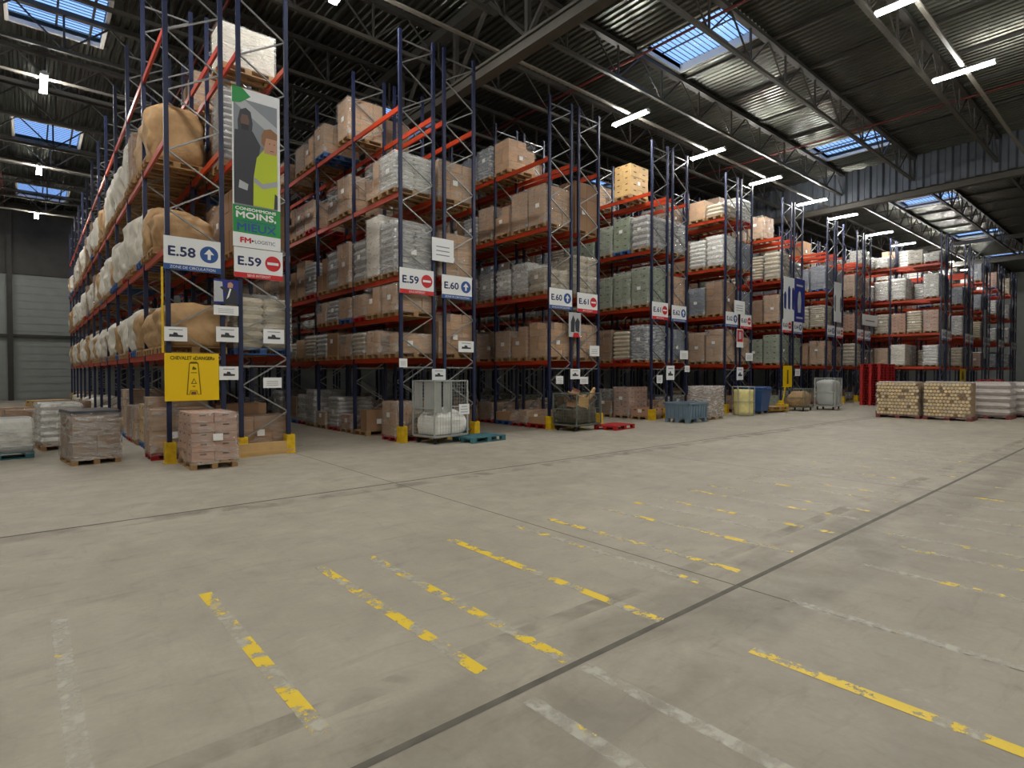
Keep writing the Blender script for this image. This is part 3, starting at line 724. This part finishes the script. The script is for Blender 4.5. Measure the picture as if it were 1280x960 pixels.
# small papers and plates; kind: t text lines, d dark drawing, m man on blue poster
def px(x, y, Y0):
    a=(x-640)/711.; b=-(y-480)/711.; fw=cp+b*sp_; up=-sp_+b*cp; X=fw*sy+a*cy; Y=fw*cy-a*sy; q=Y0/Y
    return X*q, HC+up*q
PAPERS = [ (205,408,234,426,'d','paper with a brown pallet drawing under the E.58 sign'),(270,408,298,427,'d','paper with a grey crate drawing in the middle of the first rack row'),
 (329,411,355,429,'d','paper with a small drawing under the first E.59 sign'),(267,381,298,393,'t','narrow white strip below the poster of a man'),(274,458,298,475,'d','plate with a row of machines beside the yellow sign'),
 (329,472,352,485,'t','lined paper low on the right post of the first rack row'),(540,296,567,325,'t','white text panel above the signs of the second rack row'),(573,426,592,440,'d','paper with a dark drawing below the second row E.60 sign'),
 (499,448,509,459,'t','small white card on the left post of the second rack row'),(540,461,557,475,'d','white plate with a machine picture above the roll cage'),
 (737,432,749,445,'t','small card on the right post of the third rack row'),(713,461,725,474,'d','white plate with a machine picture on the third rack row'),(695,470,704,480,'t','small card left of the third row picture plate'),(725,471,735,480,'t','small card right of the third row picture plate'),
 (833,457,843,475,'d','narrow picture plate on the fourth rack row'),(850,438,860,449,'t','small card on the right post of the fourth rack row'),(821,469,828,479,'t','small card left of the fourth row picture plate'),(856,457,862,465,'t','tiny card right of the fourth row picture plate'),
 (918,375,931,392,'t','white panel above the fifth rack row signs'),(921,411,929,434,'p','reddish poster in the middle of the fifth rack row'),(932,441,941,451,'t','small card on the right post of the fifth rack row'),(921,459,929,475,'d','narrow picture plate on the fifth rack row'),
 (994,461,1000,470,'t','small card beside the yellow sign of the sixth rack row')]
for (x0,y0_,x1,y1,kd,lab) in PAPERS:
    X0, Z1 = px(x0,y0_,yf-.012); X1, _ = px(x1,y0_,yf-.012); _, Z0 = px(x0,y1,yf-.012)
    t = board('notice_board' if kd == 'p' else 'paper_notice', X0, X1, Z0, Z1, yf-.012, lab, 'notice', 'white', 'small notices on the rack ends')
    W, H = X1-X0, Z1-Z0
    if kd == 't': sheet([(rect(W*.18,W*.8,H*(.25+.18*k),H*(.29+.18*k)),0) for k in range(3)], [SM['mgrey']], t, 'printed_lines')
    elif kd == 'd': sheet([(pp([(W*.2,H*.3),(W*.8,H*.3),(W*.82,H*.42),(W*.6,H*.45),(W*.55,H*.6),(W*.4,H*.62),(W*.38,H*.48),(W*.22,H*.5)],-.009),0),(rect(W*.2,W*.8,H*.78,H*.83),1)], [SM['dark'], SM['mgrey']], t, 'picture')
    else: sheet([(rect(W*.05,W*.95,H*.3,H*.95),0),(rect(W*.3,W*.7,H*.45,H*.85,-.01),1)], [SM['red'], SM['lgrey']], t, 'picture')
def poster(p, label, bgc, shapes, mts, cat='poster', Y0=None):
    Y0 = Y0 or yf-.014
    X0, Z1 = px(p[0],p[1],Y0); X1, _ = px(p[2],p[1],Y0); _, Z0 = px(p[0],p[3],Y0)
    t = board('poster', X0, X1, Z0, Z1, Y0, label, cat, bgc); W, H = X1-X0, Z1-Z0
    sheet([(pp([(a*W,b*H) for a,b in s], -.009-.0006*i), m) for i,(s,m) in enumerate(shapes)], [SM[k] for k in mts], t, 'picture')
    return t
poster((267,348,298,379), 'blue poster of a man in a dark suit pointing at a chart', 'royal', [(((0,.08),(.38,.1),(.34,.9),(0,.92)),0),(((.36,0),(.95,0),(.98,.3),(.9,.6),(.72,.7),(.55,.62),(.3,.72),(.24,.66),(.5,.45)),1),(((.6,.3),(.7,.62),(.64,.66),(.5,.2)),2),(((.55,.68),(.75,.68),(.78,.82),(.68,.92),(.56,.86)),3)], ['lgrey','dark','white','skin'])
poster((711,390,726,421), 'grey poster of people walking on the third rack row', 'lgrey', [(((.15,.2),(.45,.2),(.5,.7),(.35,.9),(.15,.6)),0),(((.55,.25),(.85,.2),(.9,.65),(.7,.8),(.5,.6)),0),(((.3,0),(.9,0),(.8,.18),(.4,.18)),1)], ['dark','red'])
def crowd(n, s): 
    rr = random.Random(s); o = []
    for k in range(n):
        cx = .12+.76*k/max(1,n-1); t0 = .55+.2*rr.random()
        o.append((((cx-.1,.28),(cx+.1,.25),(cx+.12,t0),(cx+.04,t0+.08),(cx-.06,t0+.07),(cx-.12,t0)),0))
    return o
poster((980,345,993,400), 'tall pale poster with blue walking figures on the sixth rack row', 'white', crowd(3,1), ['royal'])
poster((993,347,1006,402), 'tall dark blue poster with one pale figure on the sixth rack row', 'royal', [(((.35,.22),(.6,.22),(.66,.5),(.6,.68),(.5,.72),(.38,.66),(.3,.45)),0),(((.2,.82),(.8,.82),(.8,.86),(.2,.86)),0),(((.2,.08),(.8,.08),(.8,.12),(.2,.12)),0)], ['lgrey'])
poster((979,457,990,484), 'narrow yellow sign on the sixth rack row', 'yellow', [(((.4,.15),(.6,.15),(.58,.8),(.42,.8)),0)], ['olive'], 'sign')
poster((1043,352,1052,402), 'tall pale green-white poster on the seventh rack row', 'white', crowd(2,4), ['mgrey'])
poster((1078,392,1097,406), 'white text panel hanging on the eighth rack row', 'white', [(((.2,.4),(.8,.4),(.8,.5),(.2,.5)),0)], ['mgrey'], 'sign')
poster((1200,461,1207,478), 'tiny yellow sign in the far hall behind the grey pallets', 'yellow', [(((.3,.2),(.7,.2),(.6,.8),(.4,.8)),0)], ['olive'], 'sign', 9.6)
# yellow height strip on the first rack row
tag(link('marker_strip', MB().box(-.02,.02,-.01,.0,0,1.7).mesh('strip', [M['guard']]), None, (2.04,13.06,2.2)), 'yellow vertical strip on the corner post below the E.58 sign', 'marker')

# pale upright strip in the far hall, built as a hanging banner
tag(link('banner', MB().box(-.3,.3,-.02,.0,2.9,6.6).box(-.3,.3,-.024,-.02,5.9,6.0).mesh('banner', [SM['lgrey']]), None, (55.3,9.66,0)), 'narrow pale vertical banner in the far hall', 'banner')

# ------------------------------------------------------------------ loads standing on the floor
def floorload(kd, hd, seed, x, y, rot, label, grp='loads standing on the floor', pal='wood', film_=None):
    return place_load(kd, hd, seed, (x,y,0), rot, label, grp, pal)
o = floorload('p', 9.1, 3, 2.67, 12.38, PI/2, 'wrapped pinkish carton stack in front of the yellow sign')
o = floorload('d', 8.6, 4, .95, 14.45, PI/2+.12, 'brown wrapped load with dark cover and yellow tag at left')
wq0 = wrapmesh(.8, 7, .015, 1.19, .79); wq0.materials.append(M['film']); link('outer_wrap', wq0, o, (0,0,.144))
link('top_cover', MB().slab(-.61,.61,-.41,.41,.98,1.06,.01).mesh('cover', [mat('dark_plastic_cover', (62,62,66), .3, 0, .2, 5., 0, .5, 8.)]), o)
link('yellow_tag', MB().box(.10,.34,-.45,-.444,.78,.9).mesh('tag', [SM['hivis']]), o)
floorload('w', 9.5, 1, .55, 17.6, PI/2+.1, 'white topped wrapped load behind the dark covered one at left')
floorload('G', 4.8, 2, -.55, 16.1, .1, 'low wrapped white load on teal pallet at left edge', pal='teal')
link('white_sheet', MB().slab(-.61,.61,-.41,.41,.3,.85,.02).mesh('sheet', [M['whiteslab']]), bpy.context.scene.objects[-1] if False else [o for o in C.objects if o.get('label','').startswith('low wrapped white')][0])
for k, (kd,h,s,x,y,lab) in enumerate([('c',11,1,-1.6,22.,'tan carton stack at the far left edge'),('c',5,2,.0,24.,'low carton load behind the left pallets, on wood'),('d',7,0,1.0,24.5,'brown carton load beside the first rack row far left'),
      ('c',4,3,-.6,28.,'small low carton load near the back wall at left'),('o',6,1,.6,29.,'light carton load near the back wall'),('c',15,0,-3.,30.,'tall carton stack near back wall left of the column')]):
    floorload(kd,h,s,x,y,.1*k,lab)
# cardboard and a board at the foot of the first rack row
mb = MB().slab(0,1.05,0,.35,0,.42,.01).mesh('carton', [M['carton']])
tag(link('cardboard_box', mb, None, (3.42,13.25,.1)), 'long low tan cardboard box between the right posts of the first row', 'box')
mb = MB().box(0,1.45,0,.09,0,.28).box(0,1.45,-.01,.0,.04,.1).mesh('plank', [M['crate']])
tag(link('wooden_board', mb, None, (3.1,12.92,0), .04), 'long light wooden guard board on the floor at the first rack row', 'board')
# red crate foot on the left side
floorload('c', 9, 2, 2.5, 14.02, 0, 'tan cartons on a red pallet beside the corner post of first row', pal='red')
# the row of big packs on the right
M['tubepack'] = mat('rolled_paper_core', (214,190,142), .7, 0, .06, 5., .2)
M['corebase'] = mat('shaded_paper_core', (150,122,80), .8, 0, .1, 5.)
M['hole'] = mat('tube_hollow', (120,92,56), .9)
def corepack(seed):
    mb = MB(); rr = random.Random(seed); L_, D, Hh = 1.4, 1.1, 1.28
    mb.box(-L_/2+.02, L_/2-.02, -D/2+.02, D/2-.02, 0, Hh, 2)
    nz, nx, ny = 10, 12, 9
    for face in range(2):
        n = nx if face == 0 else ny; ext = L_ if face == 0 else D
        for i in range(n):
            for k in range(nz):
                u = -ext/2+ext*(i+.5+(.25 if k % 2 else -.25)*.8)/n; z = Hh*(k+.5)/nz; r = .052
                dark = rr.random() < .07
                pts = []
                for q in range(8):
                    a = 2*PI*q/8; pts.append((u+r*math.cos(a), z+r*math.sin(a)))
                if face == 0: mb.ringed([[(a, -D/2+.02, b) for a, b in pts],[(a, -D/2-.03, b) for a, b in pts]], 1 if dark else 0)
                else: mb.ringed([[(-L_/2+.02, -a, b) for a, b in pts],[(-L_/2-.03, -a, b) for a, b in pts]], 1 if dark else 0)
    return mb.mesh('cores', [M['tubepack'], M['hole'], M['corebase']])
bigpal = MB()
for i in range(6): bigpal.box(-.75,.75,-.58+i*.2,-.44+i*.2,.11,.14)
for x in (-.75,-.07,.6): bigpal.box(x,x+.15,-.58,.58,0,.11)
bigpal = bigpal.mesh('pallet', [mat('dark_red_pallet', (110,40,38), .6)])
wr_big = wrapmesh(1.28, 3, .03, 1.44, 1.14); wr_big.materials.append(M['film_soft'])
for i, (x, y, lab) in enumerate([(27.1,7.35,'leftmost tan pack of stacked paper cores on dark red pallet'),(27.15,5.75,'second tan pack of stacked paper cores, nearest the camera')]):
    t = thing('paper_core_pack', lab, 'pallet load', (x,y,0), -PI/2+.02, 'tan packs on the open floor')
    link('pallet', bigpal, t); link('paper_cores', corepack(i+3), t, (0,0,.14)); link('stretch_wrap', wr_big, t, (0,0,.14))
M['mauve'] = mat('greyish_wrapped_bag', (176,166,158), .4, 0, .08, 3., .06, .5, 6., .6, .6)
def bigsacks(nz, hh):
    mb = MB()
    for k in range(nz): mb.slab(-.72,.72,-.57,.57,k*hh/nz,(k+1)*hh/nz,.06,0,.03)
    return mb.mesh('bags', [M['mauve']])
bs = bigsacks(5, 1.3); bs2 = bigsacks(4, 1.3)
for i, (x, y, lab) in enumerate([(29.3,4.95,'grey layered bag load beside the tan core packs'),(31.5,5.05,'second grey layered bag load further right'),(31.1,3.75,'grey-pink bag load cut by the right edge'),(30.6,6.6,'grey bag load standing behind the tan packs'),(28.9,7.9,'low pale load behind the leftmost core pack')]):
    t = thing('bag_load', lab, 'pallet load', (x,y,0), PI/2, 'grey bag loads on the open floor')
    link('pallet', bigpal, t); link('bags', bs if i % 2 == 0 else bs2, t, (0,0,.14))
    if i != 4: link('stretch_wrap', wr_big, t, (0,0,.14))
# red plastic pallets stacked high
redslat = MB()
for i in range(7): redslat.box(-.6,.6,-.5+i*.146,-.5+i*.146+.11,.11,.14)
for x in (-.6,-.07,.46):
    for y in (-.5,-.07,.36): redslat.box(x,x+.14,y,y+.14,0,.11)
redslat = redslat.mesh('pallet', [M['redplastic']])
for c, (x, y, n) in enumerate([(36.3,11.2,16),(37.6,11.2,16)]):
    for k in range(n):
        tag(link('plastic_pallet', redslat, None, (x,y,k*.145), (k*37 % 5-2)*.01), 'red plastic pallet, %s from the floor in the %s tall stack' % (ordn[k], ('left','right')[c]), 'pallet', 'stacked red pallets')
for k in range(10): tag(link('plastic_pallet', redslat, None, (41.2,6.9,k*.145+0), (k*37 % 5-2)*.01), 'red plastic pallet, %s from the floor in the right edge stack' % ordn[k], 'pallet', 'stacked red pallets')
# loose pallets
for (x,y,rz,p,lab) in [(9.15,12.1,.1,'teal','empty teal pallet lying right of the roll cage'),(14.45,11.85,.15,'red','empty red pallet lying beside the rubbish cage')]:
    t = tag(link('empty_pallet', PAL[p], None, (x,y,0), rz), lab, 'pallet')

# ------------------------------------------------------------------ roll cages and bins
M['greyplastic'] = mat('grey_liner_sheet', (176,178,174), .4, 0, .08, 3., 0, .5, 6.)
M['darkbag'] = mat('dark_waste', (82,76,64), .7, 0, .35, 7., 0, 1., 8.)
M['rubber'] = mat('black_rubber', (24,24,24), .7)
M['cage'] = mat('grey_cage_steel', (176,180,176), .4, .2, .1)
M['cage_dark'] = mat('dark_cage_steel', (112,120,110), .5, .3, .1)
def wirepanel(mb, p, u, v, nu, nv, w=.004):
    p = Vector(p); u = Vector(u); v = Vector(v)
    for i in range(nu+1): mb.bar(p+u*(i/nu), p+u*(i/nu)+v, w)
    for j in range(nv+1): mb.bar(p+v*(j/nv), p+v*(j/nv)+u, w)
def roll_cage(label, loc, rz, W, D, z0, z1, m, liner=None):
    t = thing('roll_cage', label, 'roll cage', loc, rz, 'roll cages in front of the racks')
    fr = MB()
    for x in (-W/2, W/2):
        for y in (-D/2, D/2): fr.bar((x,y,z0),(x,y,z1),.035,.035)
    for z in (z0, z1, (z0+z1)*.5):
        if z == z1 or z == z0 or True:
            for y in (-D/2, D/2):
                if z in (z0, z1): fr.bar((-W/2,y,z),(W/2,y,z),.03,.03)
            for x in (-W/2, W/2): fr.bar((x,-D/2,z),(x,D/2,z),.03,.03)
    fr.bar((0,-D/2,z0),(0,-D/2,z1),.025,.025)
    link('frame', fr.mesh('frame', [m]), t)
    wm = MB(); hh = z1-z0
    wirepanel(wm, (-W/2,-D/2,z0), (W,0,0), (0,0,hh), 12, int(11*hh)); wirepanel(wm, (-W/2,D/2,z0), (W,0,0), (0,0,hh), 12, int(11*hh))
    wirepanel(wm, (-W/2,-D/2,z0), (0,D,0), (0,0,hh), 9, int(11*hh)); wirepanel(wm, (W/2,-D/2,z0), (0,D,0), (0,0,hh), 9, int(11*hh))
    link('wire_mesh', wm.mesh('wires', [m]), t)
    link('base', MB().box(-W/2,W/2,-D/2,D/2,z0-.04,z0).mesh('base', [m]), t)
    for x in (-W/2+.1, W/2-.1):
        for y in (-D/2+.1, D/2-.1):
            c = MB().bar((x,y-.02,.065),(x,y+.02,.065),.13,.13,0,14); c.box(x-.03,x+.03,y-.03,y+.03,.1,z0-.03)
            link('castor', c.mesh('castor', [M['rubber']]), t)
    return t
# cage with grey liner and white bag
cx, cy_, rz = 8.22, 12.55, .13
t = roll_cage('tall grey roll cage with grey liner sheets, front of second rack row', (cx,cy_,0), rz, 1.12, .86, .2, 1.6, M['cage'])
ln = MB()
for (x0,x1,y0,y1) in ((-.53,-.30,-.4,-.385),(-.24,.0,-.4,-.385),(-.53,-.53,-.4,.0),(-.53,-.53,.08,.4),(.02,.12,-.33,-.3)):
    n = 8; pts0 = []
    ring = [(x0+(x1-x0)*k/n, y0+(y1-y0 if x1-x0 < .1 else 0)*k/n + .012*math.sin(k*1.7), 0) for k in range(n+1)]
    for k in range(n):
        a, b = ring[k], ring[k+1]
        ln.poly([(a[0],a[1],.8),(b[0],b[1],.8),(b[0],b[1],1.58),(a[0],a[1],1.58)]); 
lo = link('liner_sheet', ln.mesh('liner', [M['greyplastic']]), t)
sm = lo.modifiers.new('thickness', 'SOLIDIFY'); sm.thickness = .006
def bagobj(W, D, H, seed, m, amp=.12, top=.4):
    return lumpy(m, H, seed, W, D, amp, top)
M['bright_bag'] = mat('bright_white_bag', (235,234,228), .5, 0, .05, 3., 0, .6, 6.)
tag(link('white_bag', bagobj(1.07,.82,.66,2,'bright_bag',.1,.5), None, (cx+.02,cy_,.22), rz), 'crumpled white plastic bag lying in the tall grey roll cage', 'bag')
pn = board('paper_notice', 0,.36,0,.27,0,'white card hanging on the right of the tall grey roll cage','notice'); pn.location = (8.52,12.13,.72); pn.rotation_euler = (0,0,rz)
sheet([(rect(.05,.3,.05,.08),0),(rect(.05,.3,.12,.15),0),(rect(.08,.28,.19,.22),0)], [SM['lgrey']], pn, 'printed_lines')
# rubbish cage
cx, cy_, rz = 13.3, 12.42, .12
t = roll_cage('low dark wire cage full of cardboard waste, third rack row', (cx,cy_,0), rz, 1.3, .9, .2, 1.16, M['cage_dark'])
tag(link('paper_waste', bagobj(1.2,.84,.66,5,'darkbag',.2,.6), None, (cx,cy_,.22), rz), 'dark mixed waste heaped in the low dark wire cage', 'waste')
for k, (x,y,z,sx,sy,sz,rx,ry,rz2,m,nm) in enumerate([(-.35,-.2,1.0,.5,.3,.02,.3,.25,.5,'carton','flat tan cardboard flap at the left of the waste cage'),(-.1,-.22,.92,.42,.26,.09,.25,.2,.1,'crate','open yellowish box lid on top of the waste cage'),
        (.15,-.1,.9,.5,.06,.07,.0,-.3,.35,'carton','rolled tan cardboard piece in the middle of the waste cage'),(.3,-.25,.93,.75,.07,.08,.1,-.75,.15,'crate','long upright cardboard tube at the right of the waste cage'),(.42,-.1,.85,.7,.08,.08,.1,-.6,.1,'carton','second leaning tube behind the right one in waste cage'),
        (.05,.15,1.02,.3,.25,.2,.4,.2,.8,'carton_pink','crushed pinkish carton at the back of the waste cage'),(-.45,-.25,.72,.3,.28,.22,.1,.1,.3,'carton_dark','dark brown carton low at the left of the waste cage'),(-.12,-.36,.72,.55,.03,.4,.1,.2,.1,'crate','light cardboard sheet standing at the front of the waste cage')]):
    mb = MB().box(-sx/2,sx/2,-sy/2,sy/2,-sz/2,sz/2)
    if sz > .05 and sy > .2: mb.box(-sx/2-.1,-sx/2,-sy/2,sy/2,sz/2-.01,sz/2)
    o = tag(link('cardboard_scrap', mb.mesh('scrap', [M[m]]), None, (cx+x,cy_+y,z)), nm, 'cardboard', 'cardboard waste in the low cage'); o.rotation_euler = (rx,ry,rz2); o.location.z += .13
# grey-blue pallet box
M['tub'] = mat('blue_grey_plastic', (112,132,146), .5, 0, .08, 3.)
mb = MB(); W, D, H = 1.25, 1.05, .58
mb.ringed([[(-W/2+.05,-D/2+.05,.14),(W/2-.05,-D/2+.05,.14),(W/2-.05,D/2-.05,.14),(-W/2+.05,D/2-.05,.14)],[(-W/2,-D/2,.14+H),(W/2,-D/2,.14+H),(W/2,D/2,.14+H),(-W/2,D/2,.14+H)],
   [(-W/2+.05,-D/2+.05,.14+H),(W/2-.05,-D/2+.05,.14+H),(W/2-.05,D/2-.05,.14+H),(-W/2+.05,D/2-.05,.14+H)],[(-W/2+.09,-D/2+.09,.18),(W/2-.09,-D/2+.09,.18),(W/2-.09,D/2-.09,.18),(-W/2+.09,D/2-.09,.18)]], 0)
for k in range(7): x = -W/2+.1+k*(W-.2)/6; mb.box(x-.012,x+.012,-D/2-.01,-D/2+.06,.18,.12+H)
for k in range(6): y = -D/2+.1+k*(D-.2)/5; mb.box(-W/2-.01,-W/2+.06,y-.012,y+.012,.18,.12+H)
t = thing('plastic_pallet_box', 'blue-grey plastic pallet box on feet in front of the fourth row', 'container', (18.55,11.85,0), .0)
link('body', mb.mesh('body', [M['tub']]), t)
link('rim', MB().box(-W/2-.03,W/2+.03,-D/2-.03,-D/2+.03,H+.08,H+.15).box(-W/2-.03,W/2+.03,D/2-.03,D/2+.03,H+.08,H+.15).box(-W/2-.03,-W/2+.03,-D/2,D/2,H+.08,H+.15).box(W/2-.03,W/2+.03,-D/2,D/2,H+.08,H+.15).mesh('rim', [M['tub']]), t)
ft = MB()
for x in (-.55,0,.55):
    for y in (-.42,0,.42): ft.box(x-.07,x+.07,y-.07,y+.07,0,.15)
link('feet', ft.mesh('feet', [M['tub']]), t)
floorload('d', 11.5, 0, 20.35, 12.1, .08, 'brown load under white film right of the blue-grey box')
o = [o for o in C.objects if o.get('label','').startswith('brown load under white film')][0]
wq = wrapmesh(1.15, 9, .03, 1.22, .82); wq.materials.append(M['film_heavy']); link('outer_wrap', wq, o, (0,0,.144))
# yellowish sack in round holder
M['yellowsack'] = mat('pale_yellow_sack', (220,208,140), .5, 0, .12, 6., 0, .6, 8.)
t = thing('waste_sack_stand', 'round see-through bin with pale yellow waste beside the blue bin', 'bin', (23.3,12.1,0))
rings = [[(.4*math.cos(2*PI*k/20)*(1+.05*mnoise.noise(Vector((k*.9,z*3,1)))), .4*math.sin(2*PI*k/20), z) for k in range(20)] for z in (0,.2,.45,.7,.95,1.1)]
link('waste', MB().ringed(rings).mesh('waste', [M['yellowsack']], True), t)
hp = MB()
for z in (.05,.6,1.22):
    for k in range(20):
        a0, a1 = 2*PI*k/20, 2*PI*(k+1)/20; hp.bar((.44*math.cos(a0),.44*math.sin(a0),z),(.44*math.cos(a1),.44*math.sin(a1),z),.025)
for k in range(6): a0 = 2*PI*k/6; hp.bar((.44*math.cos(a0),.44*math.sin(a0),0),(.44*math.cos(a0),.44*math.sin(a0),1.24),.02)
link('ring_holder', hp.mesh('hoops', [M['cage']]), t)
# blue wheeled bin
M['bluebin'] = mat('blue_bin_plastic', (44,78,128), .45, 0, .06)
t = thing('wheeled_bin', 'blue wheeled waste bin with lid in front of the fifth row', 'bin', (24.75,12.2,0), .1)
link('body', MB().ringed([[(-.42,-.3,.12),(.42,-.3,.12),(.42,.3,.12),(-.42,.3,.12)],[(-.56,-.4,1.08),(.56,-.4,1.08),(.56,.4,1.08),(-.56,.4,1.08)]]).box(-.6,.6,-.44,.44,1.02,1.09).mesh('body', [M['bluebin']]), t)
link('lid', MB().slab(-.59,.59,-.43,.45,1.09,1.2,.04).box(-.25,.25,-.5,-.42,1.1,1.13).mesh('lid', [M['bluebin']]), t)
for x in (-.38,.38):
    for y in (-.22,.22): link('wheel', MB().bar((x-.03,y,.08),(x+.03,y,.08),.16,.16,0,14).mesh('wheel', [M['rubber']]), t)
# pallet truck
t = thing('pallet_truck', 'yellow hand pallet truck under a low pallet right of blue bin', 'pallet truck', (26.6,12.2,0), -.2)
link('forks', MB().box(-.9,.3,-.27,-.11,.05,.11).box(-.9,.3,.11,.27,.05,.11).box(.3,.5,-.27,.27,.05,.35).mesh('forks', [M['guard']]), t)
link('handle', MB().bar((.42,0,.3),(.62,0,1.15),.04).bar((.62,-.18,1.15),(.62,.18,1.15),.035).mesh('handle', [M['guard']]), t)
link('wheel', MB().bar((.42,-.1,.09),(.42,.1,.09),.18,.18,0,14).mesh('wheel', [M['rubber']]), t)
tag(link('empty_pallet', PAL['wood'], None, (26.2,12.2,.12), -.2), 'wooden pallet carried by the yellow pallet truck', 'pallet')
# two far cages
t = roll_cage('dark roll cage with brown waste in front of the sixth row', (28.3,11.9,0), .1, 1.3, .9, .2, 1.05, M['cage_dark'])
tag(link('waste_bag', bagobj(1.15,.8,.7,8,'bagkraft'), None, (28.3,11.9,.22)), 'brown waste bag in the dark cage before the sixth row', 'bag')
t = roll_cage('grey roll cage with white bag left of the red pallets', (30.2,11.3,0), .1, 1.15, .9, .2, 1.55, M['cage'])
tag(link('liner_bag', bagobj(1.05,.82,1.25,4,'greyplastic',.06,.9), None, (30.2,11.3,.22)), 'grey translucent liner bag in the cage left of red pallets', 'bag')
